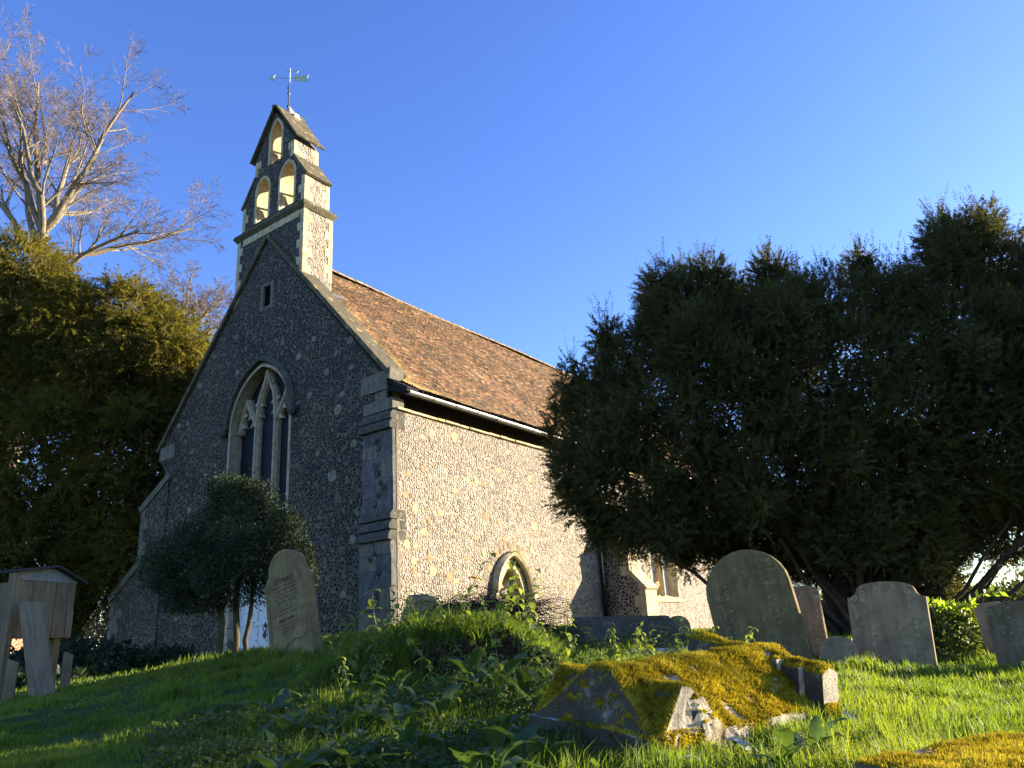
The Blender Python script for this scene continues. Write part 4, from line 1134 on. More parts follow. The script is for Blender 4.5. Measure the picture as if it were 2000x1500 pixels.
def moss_on(o, mask, n, name="moss", length=(0.008, 0.022), seed=1, wd=0.0035):
    me = o.data; me.calc_loop_triangles()
    nt_ = len(me.loop_triangles)
    tv = np.empty(nt_ * 3, np.int32); me.loop_triangles.foreach_get("vertices", tv); tv = tv.reshape(-1, 3)
    co = np.empty(len(me.vertices) * 3, np.float32); me.vertices.foreach_get("co", co); co = co.reshape(-1, 3)
    A, B, C = co[tv[:, 0]], co[tv[:, 1]], co[tv[:, 2]]
    nn = np.cross(B - A, C - A); ar = np.linalg.norm(nn, axis=1); nn /= np.maximum(ar, 1e-12)[:, None]
    r = np.random.default_rng(seed)
    k = r.choice(nt_, n, p=ar / ar.sum())
    u, v = r.random(n), r.random(n); s = u + v > 1; u[s], v[s] = 1 - u[s], 1 - v[s]
    P = A[k] + (B - A)[k] * u[:, None] + (C - A)[k] * v[:, None]; N = nn[k]
    dens = mask(P, N); keep = r.random(n) < dens
    P, N, dens = P[keep], N[keep], dens[keep]; n = len(P)
    L = r.uniform(*length, n) * (0.5 + 0.7 * dens)
    rd = r.normal(0, 1, (n, 3)); D = N * 1.0 + rd * 0.45 + np.array([0, 0, 0.25]); D /= np.linalg.norm(D, axis=1)[:, None]
    S = np.cross(D, r.normal(0, 1, (n, 3))); S /= np.linalg.norm(S, axis=1)[:, None]
    w2 = wd * r.uniform(0.6, 1.4, n)
    V = np.empty((n, 3, 3)); V[:, 0] = P - S * w2[:, None]; V[:, 1] = P + S * w2[:, None]; V[:, 2] = P + D * L[:, None]
    return np_mesh(name, V.reshape(-1, 3), np.arange(3 * n).reshape(-1, 3), M['moss'], o)
tag(moss_on(tomb, tomb_mask, 420000, seed=4, wd=0.0042, length=(0.010, 0.026)), kind="stuff")

# ------------------------------------------------------------------ ledger slab at the right foot of the picture
b = MB()
a_ = Vector((0.86, 0.50)); b_ = Vector((0.50, -0.86))
c0 = Vector((1.07, 2.90))
pts = [c0 + a_ * s + b_ * t for s, t in ((0.0, 0.06), (0.02, 0.0), (0.5, -0.02), (0.85, 0.0), (0.93, 0.10), (0.95, 1.3), (0.95, 1.95), (0.0, 1.95), (-0.01, 0.9))]
b.prism([(p.x, p.y) for p in pts], 0.38, 0.555, lambda x, y, z: (x, y, z))
b.prism([(p.x * 0.96 + 0.06, p.y * 0.96 + 0.09) for p in pts], 0.05, 0.379, lambda x, y, z: (x, y, z))
led = b.build("ledger_tomb", [M['tomb_dark'], M['moss_base']], None)
bm = bmesh.new(); bm.from_mesh(led.data)
for it in range(6):
    le = [e for e in bm.edges if e.calc_length() > 0.06]
    if not le: break
    bmesh.ops.subdivide_edges(bm, edges=le, cuts=1, use_grid_fill=True)
bmesh.ops.triangulate(bm, faces=bm.faces); bm.normal_update()
for v in bm.verts: v.co = v.co + v.normal * (0.010 * mnoise.noise(v.co * 7) + 0.005 * mnoise.noise(v.co * 21))
bm.normal_update(); bm.faces.ensure_lookup_table()
led_mask = lambda P, N: np.clip((N[:, 2] - 0.5) * 3, 0, 1) * np.clip(1.3 + 1.6 * np_noise(P, 7) + 1.0 * np_noise(P, 23, 2), 0.03, 1)
_mk = led_mask(np.array([f.calc_center_median()[:] for f in bm.faces]), np.array([f.normal[:] for f in bm.faces]))
for f, mk in zip(bm.faces, _mk): f.material_index = 1 if mk > 0.55 else 0
bm.to_mesh(led.data); bm.free()
tag(led, "flat dark slab tomb topped with golden moss, in the bottom right corner", "tomb")
tag(moss_on(led, led_mask, 330000, seed=6, length=(0.006, 0.02), wd=0.003), kind="stuff")

# dark chest tomb and kerb behind
b = MB()
b.box((0.0, 0.0, -0.4), (1.5, 0.75, 0.10), 0, jit=0.02, rng=rs)
vs = [(0.02, 0.03, 0.08), (1.48, 0.03, 0.08), (1.48, 0.72, 0.08), (0.02, 0.72, 0.08), (0.05, 0.30, 0.36), (1.46, 0.30, 0.33), (1.46, 0.45, 0.33), (0.05, 0.45, 0.36)]
b.add(vs, [(0,1,5,4), (1,2,6,5), (2,3,7,6), (3,0,4,7), (4,5,6,7)])
ct = b.build("chest_tomb", M['tomb_dark'], None, bevel=0.03)
ct.location = (0.78, 10.15, 0.93); ct.rotation_euler = (0, 0, rad(26))
tag(ct, "low dark ridged tomb with moss along its top, between the wall and the foreground plants", "tomb")
b = MB()
b.box((0.0, 0.0, -0.3), (1.0, 0.16, 0.07), 0, jit=0.012, rng=rs)
kb = b.build("kerb_stone", M['tomb'], None, bevel=0.015); kb.location = (1.12, 9.0, 0.80); kb.rotation_euler = (0, 0, rad(8))
tag(kb, "long low kerb stone lying in the grass before the dark ridged tomb", "kerb")
b = MB()
b.box((0.0, 0.0, -0.3), (0.5, 0.3, 0.10), 0, jit=0.015, rng=rs)
kb = b.build("kerb_stone", M['tomb_dark'], None, bevel=0.02); kb.location = (1.72, 8.3, 0.70); kb.rotation_euler = (0, 0, rad(12))
tag(kb, "short dark moss-edged block beside the largest round-topped gravestone", "kerb")
# stone footing below the scooped gravestone
b = MB(); b.box((-0.55, -0.05, -0.2), (0.4, 0.28, 0.035), 0, jit=0.012, rng=rs)
kb = b.build("footing_stone", M['tomb'], None, bevel=0.015); kb.location = (4.35, 9.80, 0.42); kb.rotation_euler = (0, 0, rad(-33))
tag(kb, "flat stone footing in the grass below the scooped grey gravestone", "kerb")
# box tomb behind the twig heap
b = MB(); b.box((0, 0, -0.3), (0.75, 0.5, 0.60), 0, jit=0.02, rng=rs)
kb = b.build("box_tomb", M['grave_dark'], None, bevel=0.02); kb.location = (-1.22, 11.5, 0.98); kb.rotation_euler = (0, 0, rad(-30))
tag(kb, "square stone tomb end hidden behind the dark twig heap", "tomb")
# ------------------------------------------------------------------ dead twig heap
rng = np.random.default_rng(21)
b = MB()
for i in range(1100):
    cx_ = rng.uniform(-1.25, 0.18); y = 10.7 + rng.normal(0, 0.13)
    z0 = sz(cx_, y); hmax = 0.60 - 0.15 * abs(cx_ + 0.5)
    z = z0 + rng.uniform(0.02, hmax)
    L = rng.uniform(0.25, 0.7); a = rng.normal(0, 0.35); e = rng.normal(0.05, 0.3)
    d = Vector((math.cos(a) * math.cos(e), math.sin(a) * 0.5, math.sin(e))) * L * (1 if rng.random() < 0.5 else -1)
    p = Vector((cx_, y, z)); q = p + d * 0.5 + Vector((0, 0, rng.uniform(-0.02, 0.08))); r = p + d + Vector((0, 0, rng.uniform(-0.16, 0.02)))
    t = rng.uniform(0.002, 0.006)
    b.tube([p, q, r], [t, t * 0.8, t * 0.4], 3, cap=False)
tag(b.build("twig_heap", M['twig_dark'], None, recalc=False), "tangled heap of dark dead twigs in front of the sunlit doorway", "brushwood")

# ------------------------------------------------------------------ trees
def sublobes(lobes, n, size, seed, up=1.5, top=0.0):
    r = np.random.default_rng(seed); out = list(lobes)
    C = np.array([l[0] for l in lobes], float); R = np.array([l[1] for l in lobes], float)
    tries = 0
    while len(out) < len(lobes) + n and tries < n * 40:
        tries += 1
        k = r.integers(len(lobes)); d = r.normal(0, 1, 3); d /= np.linalg.norm(d)
        if d[2] < top - 0.6: continue
        p = C[k] + d * R[k] * 0.98
        q = (p - C) / R; q = (q * q).sum(1); q[k] = 9
        if q.min() < 0.9: continue
        s = r.uniform(*size)
        out.append((tuple(p), (s, s, s * up * r.uniform(0.8, 1.3))))
    return out
def crown_shoots(name, parent, mat, lobes, n, K, slen, nl, nw, seed, droop=0.12, upb=0.35, surf=(0.72, 1.02), n_in=0, in_size=0.12, leaders=0, clip=None):
    r = np.random.default_rng(seed)
    C = np.array([l[0] for l in lobes], float); R = np.array([l[1] for l in lobes], float)
    wgt = (R[:, 0]*R[:, 1] + R[:, 1]*R[:, 2] + R[:, 0]*R[:, 2]); wgt /= wgt.sum()
    def sample(n, lo, hi):
        k = r.choice(len(lobes), n, p=wgt); d = r.normal(0, 1, (n, 3)); d /= np.linalg.norm(d, axis=1)[:, None]
        f = r.uniform(lo, hi, n)
        # bumpy surface
        bump = 1 + 0.10 * np.sin(d[:, 0]*7 + k) * np.sin(d[:, 1]*6 + 2*k) + 0.08 * np.sin(d[:, 2]*9 + k*1.7)
        p = C[k] + d * R[k] * (f * bump)[:, None]
        nn = d / R[k]; nn /= np.linalg.norm(nn, axis=1)[:, None]
        ins = np.zeros(n, bool)
        for j in range(len(lobes)):
            q = ((p - C[j]) / R[j]); ins |= (j != k) & ((q*q).sum(1) < 0.62)
        return p[~ins], nn[~ins]
    P, N = sample(int(n * 1.6), *surf); P, N = P[:n], N[:n]
    if clip is not None: kk = clip(P); P, N = P[kk], N[kk]
    n = len(P)
    D = N + np.array([0, 0, upb]) + r.normal(0, 0.45, (n, 3)); D /= np.linalg.norm(D, axis=1)[:, None]
    L = r.uniform(slen[0], slen[1], n)
    if leaders:
        # long upright leading shoots on the tops
        kt = np.argsort(-(N[:, 2] + r.random(n) * 0.35 + (P[:, 2] - P[:, 2].min()) / np.ptp(P[:, 2]) * 0.6))[:leaders]
        D[kt] = np.array([0, 0, 1.0]) + r.normal(0, 0.22, (len(kt), 3)); D[kt] /= np.linalg.norm(D[kt], axis=1)[:, None]; L[kt] *= r.uniform(1.3, 2.4, len(kt))
    S = np.cross(D, r.normal(0, 1, (n, 3))); S /= np.linalg.norm(S, axis=1)[:, None]
    t = np.linspace(0.04, 1.0, K)
    sg = np.where(np.arange(K) % 2 == 0, 1.0, -1.0)
    base = P[:, None, :] + D[:, None, :] * (L[:, None] * t)[:, :, None]; base[:, :, 2] -= droop * (L[:, None] * t ** 2)
    nd = D[:, None, :] * 0.75 + S[:, None, :] * sg[None, :, None] + r.normal(0, 0.22, (n, K, 3)); nd /= np.linalg.norm(nd, axis=2)[:, :, None]
    ln = nl * (1.15 - 0.65 * t)[None, :] * r.uniform(0.7, 1.3, (n, K))
    V = np.empty((n, K, 3, 3)); ww = nw * r.uniform(0.7, 1.3, (n, K))[:, :, None]
    bd = D[:, None, :] + r.normal(0, 0.35, (n, K, 3))
    V[:, :, 0] = base - bd * ww; V[:, :, 1] = base + bd * ww; V[:, :, 2] = base + nd * ln[:, :, None]
    V = V.reshape(-1, 3)
    if n_in:
        Pi, Ni = sample(int(n_in * 1.6), 0.35, 0.86); Pi = Pi[:n_in]; m_ = len(Pi)
        if clip is not None: Pi = Pi[clip(Pi)]; m_ = len(Pi)
        d1 = r.normal(0, 1, (m_, 3)); d2 = r.normal(0, 1, (m_, 3)); d1 /= np.linalg.norm(d1, axis=1)[:, None]; d2 /= np.linalg.norm(d2, axis=1)[:, None]
        s1 = in_size * r.uniform(0.5, 1.5, m_)[:, None]
        Vi = np.stack([Pi - d1 * s1 * 0.5, Pi + d2 * s1 * 0.35, Pi + d1 * s1], 1).reshape(-1, 3)
        V = np.vstack([V, Vi])
    return np_mesh(name, V, np.arange(len(V)).reshape(-1, 3), mat, parent)

def limb_mesh(name, parent, mat, limbs, seed, sides=7, twist=0.08):
    r = random.Random(seed); b = MB()
    for p0, p1, r0, r1, bow in limbs:
        p0, p1 = Vector(p0), Vector(p1); n = 7; pts = []; L = (p1 - p0).length
        for i in range(n + 1):
            t = i / n; p = p0.lerp(p1, t); p.z += bow * L * math.sin(math.pi * t)
            if 0 < i: p += Vector([r.uniform(-1, 1) for _ in range(3)]) * twist * L * 0.25
            pts.append(p)
        b.tube(pts, [r0 + (r1 - r0) * (i / n) ** 0.8 for i in range(n + 1)], sides)
    return b.build(name, mat, parent, smooth=True)

def tree_root(name, label, loc, group=None, cat="tree"): return empty(name, label, cat, loc, group=group)

# great dark yew on the right (positions relative to its base)
YB = Vector((6.3, 15.6, 0.70))
yew = tree_root("yew_tree", "broad dark yew standing before the south wall on the right", YB)
lob = []
def L_(x, y, z, rx, ry, rz):
    k = min(1, max(0, (8.0 - x) / 5.0))
    x += 0.28 * k; z -= (0.92 - 0.40 * k) * min(1, max(0, (z - 3.8) / 3.0))
    if z < 3.9 and x < 6: z += 0.32
    if x > 9 and z > 5: z -= 0.3
    lob.append(((x - YB.x, y - YB.y, z - YB.z), (rx, ry, rz)))
L_(1.85, 15.9, 5.0, 1.05, 1.3, 1.9); L_(2.3, 15.6, 4.0, 1.3, 1.4, 1.5); L_(2.55, 16.2, 6.6, 0.95, 1.2, 1.5); L_(3.4, 16.0, 7.2, 1.1, 1.3, 1.6)
L_(3.4, 15.2, 4.9, 1.5, 1.6, 2.2); L_(4.6, 16.0, 7.2, 1.2, 1.4, 1.9); L_(5.0, 15.0, 5.2, 1.7, 1.7, 2.3); L_(5.9, 16.1, 7.4, 1.3, 1.5, 2.0)
L_(6.9, 15.6, 7.2, 1.4, 1.5, 2.0); L_(6.8, 14.8, 5.2, 1.8, 1.7, 2.2); L_(8.2, 15.8, 7.2, 1.4, 1.5, 2.3); L_(8.7, 15.0, 5.6, 1.7, 1.7, 2.3)
L_(9.6, 15.8, 8.0, 1.3, 1.4, 2.0); L_(10.5, 15.6, 8.6, 1.2, 1.3, 1.9); L_(10.6, 15.0, 6.3, 1.7, 1.7, 2.3); L_(11.9, 15.9, 7.6, 1.3, 1.5, 2.2); L_(12.4, 15.6, 5.9, 1.4, 1.5, 2.0)
L_(3.0, 15.4, 3.3, 1.4, 1.3, 0.8); L_(2.1, 15.5, 3.7, 1.2, 1.3, 1.0); L_(3.7, 15.2, 3.3, 1.6, 1.3, 0.95); L_(5.3, 15.2, 3.6, 1.8, 1.4, 1.2); L_(7.0, 15.2, 3.9, 1.7, 1.4, 1.2); L_(8.6, 15.3, 4.2, 1.6, 1.4, 1.2); L_(1.45, 15.8, 4.5, 0.7, 0.9, 1.2); L_(9.9, 16.8, 4.2, 1.6, 1.4, 1.2); L_(7.5, 16.9, 4.0, 1.8, 1.4, 1.4); L_(5.2, 16.6, 3.6, 1.8, 1.3, 1.1); L_(6.9, 17.4, 2.6, 1.6, 1.0, 1.0); L_(8.6, 17.2, 2.9, 1.5, 1.0, 1.1); L_(10.4, 16.6, 3.6, 1.4, 1.0, 0.9); L_(5.4, 17.2, 2.4, 1.4, 1.0, 0.9); L_(11.8, 15.6, 4.3, 1.1, 1.0, 0.8); L_(7.6, 16.9, 2.0, 1.2, 0.8, 0.7); L_(4.2, 16.6, 2.6, 1.2, 0.9, 0.6)
L_(7.3, 15.4, 2.5, 1.3, 0.8, 0.6); L_(8.8, 15.6, 2.9, 1.3, 0.8, 0.7); L_(7.9, 14.9, 3.4, 1.5, 1.0, 0.7); L_(9.6, 15.1, 3.5, 1.4, 1.0, 0.7); L_(11.3, 15.3, 3.9, 1.1, 1.0, 0.7); L_(12.4, 15.2, 4.1, 1.1, 1.0, 0.8); L_(6.2, 15.0, 2.7, 1.2, 0.8, 0.5)
crown_shoots("crown", yew, M['yew_leaf'], sublobes(lob, 130, (0.26, 0.55), 5, 1.7), 64000, 20, (0.16, 0.38), 0.075, 0.0115, 31, droop=0.08, upb=0.5, n_in=230000, in_size=0.14, leaders=1400)
lm = []
rl = random.Random(3)
for tgt, r0 in (((2.2, 15.6, 3.3), .09), ((3.0, 15.6, 5.2), .12), ((4.2, 15.9, 6.6), .13), ((5.2, 15.4, 7.4), .15), ((6.0, 16.2, 8.2), .17), ((7.2, 15.9, 8.2), .16), ((8.4, 15.7, 8.0), .15), ((9.6, 15.6, 7.6), .16),
                ((10.8, 15.3, 6.2), .15), ((11.6, 14.9, 4.4), .14), ((12.2, 14.8, 3.6), .12), ((9.0, 14.6, 5.6), .13), ((6.6, 14.5, 5.6), .12), ((4.2, 14.8, 4.2), .09), ((8.0, 16.8, 5.4), .12), ((9.2, 15.3, 2.9), .09), ((10.8, 15.2, 3.5), .10), ((8.4, 15.0, 3.6), .09), ((5.0, 15.2, 3.4), .08), ((9.8, 14.9, 3.2), .07), ((11.2, 14.6, 3.3), .08), ((6.0, 15.0, 4.4), .07), ((7.1, 15.1, 4.6), .08), ((3.6, 16.2, 3.2), .08), ((10.2, 15.6, 4.8), .13), ((7.6, 15.2, 6.4), .12)):
    bx_, by_ = 6.3 + rl.uniform(-.35, .35), 15.6 + rl.uniform(-.3, .3)
    lm.append(((bx_ - YB.x, by_ - YB.y, -0.3), tuple(Vector(tgt) - YB), r0 * 0.9, 0.02, -0.10 if tgt[2] < 5 else -0.04))
limb_mesh("trunk", yew, M['bark_yew'], lm, 9)
b = MB(); rr = random.Random(14)
for i in range(900):   # bare inner twigs
    t = lm[rr.randrange(len(lm))]; p = Vector(t[0]).lerp(Vector(t[1]), rr.uniform(0.12, 0.95)); d = Vector((rr.uniform(-1, 1), rr.uniform(-1, 1), rr.uniform(-0.3, 0.8))) * rr.uniform(0.4, 1.1)
    b.tube([p, p + d * 0.5 + Vector((0, 0, 0.05)), p + d], [0.011, 0.007, 0.003], 3, cap=False)
b.build("twigs", M['twig_dark'], yew, recalc=False)["kind"] = "stuff"

# unseen second yew, added outside the frame to shade the lawn
Y2 = Vector((17.0, 13.8, 0.4))
shade_yew = tree_root("yew_tree", "unseen yew added beyond the right edge to shade the lawn", Y2)
lob2 = [((0, 0, 5.8), (2.6, 2.3, 1.9)), ((-0.8, -0.6, 7.3), (2.0, 2.0, 1.8)), ((0.6, 0.8, 7.8), (2.0, 1.9, 2.0)), ((0.3, -1.4, 5.6), (1.8, 1.5, 1.5)), ((0.2, 1.3, 5.6), (1.8, 1.3, 1.4)), ((-0.2, 3.4, 6.2), (2.2, 1.9, 1.8)), ((0.5, 4.6, 6.0), (1.8, 1.6, 1.6)), ((0.0, -3.0, 5.5), (2.0, 1.7, 1.5)), ((0.5, -4.2, 6.2), (1.6, 1.4, 1.5))]
crown_shoots("crown", shade_yew, M['yew_leaf'], lob2, 12000, 14, (0.4, 0.8), 0.10, 0.02, 32, n_in=56000, in_size=0.26, clip=lambda P: ~((P[:, 1] > -1.7) & (P[:, 1] < 2.7) & (P[:, 2] < np.where(P[:, 1] < 0.15, 4.25, 5.4))))  # crown gap shaped so sunlight reaches the mound and nearby weeds
limb_mesh("trunk", shade_yew, M['bark_yew'], [((0, 0, -0.3), (0.1, 0.1, 5.5), .28, .12, 0.02), ((0, 0, 2.6), (-1.2, -0.8, 6.2), .13, .04, 0.0), ((0, 0, 3.0), (1.2, 0.8, 6.6), .13, .04, 0.0)], 10)

# great yew on the left, behind the hut and the gable
Y3 = Vector((-17.0, 29.0, 0.8))
yew3 = tree_root("yew_tree", "great olive-green yew left of the gable, its top in sunlight", Y3)
lob3 = [((-4.5, 0.0, 7.0), (4.0, 3.2, 5.6)), ((-1.0, 0.3, 7.5), (4.0, 3.4, 6.0)), ((2.2, 0.6, 6.8), (3.2, 3.2, 5.2)), ((4.3, 1.2, 6.6), (2.4, 2.8, 4.8)), ((-3.2, 0.2, 12.8), (2.9, 2.8, 3.6)), ((-6.5, -0.5, 12.5), (3.2, 2.8, 3.6)),
        ((-0.6, 0.4, 11.8), (2.8, 2.6, 3.4)), ((1.9, 0.6, 11.3), (2.2, 2.4, 3.2)), ((3.8, 1.0, 10.2), (2.0, 2.2, 2.9)), ((5.3, 1.6, 8.8), (1.5, 1.9, 2.4)), ((-2.0, -1.0, 4.2), (4.2, 2.6, 2.2)), ((3.0, -0.2, 4.4), (3.0, 2.6, 2.2)), ((-6.5, -1.0, 5.0), (3.0, 2.6, 2.6)),
        ((-3.6, 0.0, 15.6), (1.5, 1.5, 1.5)), ((1.2, 0.5, 13.6), (1.2, 1.2, 1.6))]
crown_shoots("crown", yew3, M['yew_leaf_gold'], sublobes([(c, (a*0.9, b_*0.9, d*0.9)) for c, (a, b_, d) in lob3], 330, (0.4, 1.15), 6, 0.6), 46000, 16, (0.55, 1.2), 0.16, 0.027, 33, surf=(0.55, 1.08), droop=0.45, upb=0.1, n_in=60000, in_size=0.34, leaders=260)
limb_mesh("trunk", yew3, M['bark_dark'], [((0.6, 0, -0.4), (-0.2, 0, 7), .75, .3, 0.0), ((0.4, 0, 1.5), (3.8, 0.6, 7.5), .32, .08, 0.02), ((0.2, 0, 2.0), (-5.0, 0, 8.0), .34, .08, 0.03), ((2.4, -1.6, -0.4), (3.4, -1.0, 4.6), .33, .15, 0.0), ((0, 0, 5), (-3, 0, 13.5), .25, .05, 0.0), ((0, 0, 5), (1.8, 0.5, 12.0), .22, .05, 0.0), ((1.5, -1.0, 3.5), (6.5, -0.4, 8.5), .12, .03, 0.02)], 12)

# bare deciduous trees
def bare_tree(name, label, base, H, spread, seed, lean=(0, 0), limbs=None, levels=5, fine=1.0):
    root = tree_root(name, label, base); FK = 0.53
    r = random.Random(seed); wood_b = MB(); twig_b = MB()
    def grow(p, d, L, rad0, lev):
        n = 6 if lev < 2 else (4 if lev < 4 else 3)
        pts = [p]; dd = d.copy()
        for i in range(n):
            wob = 0.15 if lev < 3 else 0.13
            dd = (dd + Vector((r.gauss(0, wob), r.gauss(0, wob), r.gauss(0, wob) + (0.07 if lev < 3 else 0.03)))).normalized()
            pts.append(pts[-1] + dd * L / n)
        radii = [max(0.005, rad0 * (1 - 0.72 * i / n)) for i in range(n + 1)]
        (wood_b if lev < 3 else twig_b).tube(pts, radii, (8, 7, 5, 4, 3, 3)[lev], cap=False)
        if lev >= levels: return
        kids = (0, 9, 7, 6, 7, 0)[lev]
        for k in range(kids):
            t = 0.22 + 0.78 * (k + r.random()) / kids
            i = min(n - 1, int(t * n)); q = pts[i].lerp(pts[i+1], t * n - i)
            ax = (pts[i+1] - pts[i]).normalized(); sd_ = ax.cross(Vector((r.gauss(0, 1), r.gauss(0, 1), r.gauss(0, 1)))).normalized()
            a = r.uniform(0.4, 0.85)
            nd = (ax * math.cos(a) + sd_ * math.sin(a)); 
            grow(q, nd, L * r.uniform(0.36, 0.58) * (1.15 - 0.5 * t), max(0.007, radii[i] * 0.44), lev + 1)
    wood_b.tube([(0, 0, -0.5), (0.1, 0, H * 0.3), (0.0 + lean[0] * 0.4, 0, H * FK)], [H * 0.015, H * 0.011, H * 0.0075], 10, cap=False)
    for (ang, el, L, t0) in limbs:
        st_ = Vector((lean[0] * 0.4 * t0, 0, H * FK * t0)); d = Vector((math.cos(ang) * math.cos(el), math.sin(ang) * math.cos(el), math.sin(el)))
        grow(st_, d, L, H * 0.0045, 1)
    wood_b.build("trunk", M['bark_pale'], root, smooth=True, recalc=False)
    twig_b.build("twigs", M['twig'], root, recalc=False)["kind"] = "stuff"
    return root
R_ = random.Random(77)
lim = [(0.1, 0.62, 6.4, 1.0), (-0.1, 0.22, 6.4, 0.86), (1.2, 1.05, 10.5, 1.0), (2.9, 1.15, 9.5, 1.0), (-1.8, 1.2, 9.5, 1.0), (2.6, 0.7, 11.0, 0.95), (-2.6, 0.75, 10.0, 0.92), (-1.0, 0.85, 7.6, 0.97), (0.4, 1.25, 10.0, 1.0), (1.9, 0.9, 10.0, 1.0), (0.9, 0.4, 9.0, 0.93), (-0.2, -0.05, 6.0, 0.78), (3.2, 0.35, 9.5, 0.85)]
bare_tree("bare_tree", "tall bare deciduous tree rising behind the olive yew at top left", (-26.7, 39.0, 0.8), 46.0, 12, 5, limbs=[(a, e, L * 1.05, t) for a, e, L, t in lim])
lim2 = [(a, e, L * 0.5, t) for a, e, L, t in lim[:9]]
bare_tree("bare_tree", "smaller bare tree between the olive yew and the gable", (-20.2, 43.0, 0.8), 34.0, 8, 8, limbs=lim2)

# multi-stemmed evergreen bush in front of the gable
HB = Vector((-5.55, 15.0, 1.05))
bush = tree_root("evergreen_bush", "dark clipped evergreen bush on three bare stems before the gable", HB, cat="bush")
lobh = [((-0.9, 0.0, 1.75), (0.85, 0.8, 0.85)), ((0.0, 0.1, 2.1), (1.0, 0.9, 1.05)), ((0.85, 0.0, 1.75), (0.8, 0.75, 0.85)), ((0.1, -0.2, 1.5), (1.0, 0.8, 0.7)), ((0.0, 0.1, 2.85), (0.65, 0.6, 0.55)), ((-1.3, 0.1, 1.5), (0.5, 0.5, 0.55)), ((1.2, 0.1, 1.4), (0.45, 0.5, 0.5)), ((-0.6, -0.2, 1.15), (0.7, 0.5, 0.4))]
def leafy(name, parent, mat, lobes, n, lsize, seed, surf=(0.45, 1.06), asp=0.45, spur=0.0):
    r = np.random.default_rng(seed)
    C = np.array([l[0] for l in lobes], float); R = np.array([l[1] for l in lobes], float)
    wgt = R.prod(1) ** 0.67; wgt /= wgt.sum()
    k = r.choice(len(lobes), n, p=wgt); d = r.normal(0, 1, (n, 3)); d /= np.linalg.norm(d, axis=1)[:, None]
    f = surf[0] + (surf[1] - surf[0]) * r.random(n) ** 0.45
    bmp = 1 + 0.10 * np.sin(d[:, 0]*9 + k) * np.sin(d[:, 1]*8 + k*2) + 0.08 * np.sin(d[:, 2] * 11 + k)
    if spur: bmp += spur * (r.random(n) < 0.04) * r.random(n)
    P = C[k] + d * R[k] * (f * bmp)[:, None]
    A = d * 0.6 + r.normal(0, 0.7, (n, 3)) + np.array([0, 0, 0.1]); A /= np.linalg.norm(A, axis=1)[:, None]
    B = np.cross(A, r.normal(0, 1, (n, 3))); B /= np.linalg.norm(B, axis=1)[:, None]
    Nn = np.cross(A, B); s = (lsize * r.uniform(0.6, 1.4, n))[:, None]
    V = np.stack([P, P + A*s*0.5 + B*s*asp*0.5 + Nn*s*0.08, P + A*s, P + A*s*0.5 - B*s*asp*0.5 + Nn*s*0.08], 1).reshape(-1, 3)
    q = np.arange(n)[:, None] * 4
    F = np.concatenate([q + np.array([[0, 1, 2]]), q + np.array([[0, 2, 3]])])
    return np_mesh(name, V, F, mat, parent)
leafy("crown", bush, M['holly_leaf'], sublobes([((c[0] * 0.84, c[1], c[2]), (a*0.78, b_*0.88, d*0.9)) for c, (a, b_, d) in lobh], 60, (0.14, 0.34), 3, 1.1), 70000, 0.055, 41, spur=0.9)
limb_mesh("stem", bush, M['bark_olive'], [((-0.12, 0, -0.3), (-0.25, 0.1, 1.9), .075, .04, 0)], 21)
limb_mesh("stem", bush, M['bark_olive'], [((0.10, 0.05, -0.3), (0.05, 0.1, 2.1), .075, .04, 0)], 22)
limb_mesh("stem", bush, M['bark_olive'], [((0.22, 0.12, -0.3), (0.45, 0.2, 1.9), .06, .03, 0)], 23)

# laurel bush on the right and its sunlit young branches
LB = Vector((5.75, 11.6, 0.42))
lau = tree_root("laurel_bush", "low glossy laurel bush between two gravestones on the right", LB, cat="bush")
leafy("crown", lau, M['laurel_leaf'], [((0, 0, 0.28), (0.55, 0.5, 0.42)), ((0.35, 0.1, 0.35), (0.4, 0.4, 0.40)), ((-0.35, 0.1, 0.25), (0.35, 0.4, 0.4))], 2600, 0.12, 43, asp=0.42)
b = MB(); rr = random.Random(4); Vl = []; Fl = []
for (dx, hgt, ln) in ((-0.35, 0.75, 0.35), (-0.1, 0.70, 0.3), (0.15, 0.68, 0.35), (0.3, 0.85, 0.6), (0.45, 0.6, 0.25)):
    p0 = Vector((dx * 0.6, 0, 0.2)); p1 = Vector((dx, -0.15, hgt * 0.8)); p2 = Vector((dx + ln * 0.5, -0.25, hgt + 0.08)); p3 = Vector((dx + ln, -0.3, hgt + 0.05))
    pts = bez(p0, p1, p2, p3, 9); b.tube(pts, 0.006, 4)
    for i in range(2, 10):
        for s in (1, -1, 1, -1):
            p = Vector(pts[i]); d = (Vector(pts[i]) - Vector(pts[i-1])).normalized(); sd_ = Vector((0, s * 0.6, 0.8 * s)) if rr.random() < 0.5 else Vector((0.2, s, 0.3))
            a = (d * 0.6 + sd_.normalized() * 0.8).normalized(); q = a.cross(Vector((rr.gauss(0, 1), -1, rr.gauss(0, 1)))).normalized(); L = rr.uniform(0.08, 0.14)
            k = len(Vl); Vl += [p, p + a*L*0.5 + q*L*0.22, p + a*L, p + a*L*0.5 - q*L*0.22]; Fl += [(k, k+1, k+2), (k, k+2, k+3)]
b.build("branch", M['stem'], lau)
np_mesh("young_leaves", np.array([tuple(v) for v in Vl]), np.array(Fl), M['sap_leaf'], lau)["kind"] = "stuff"

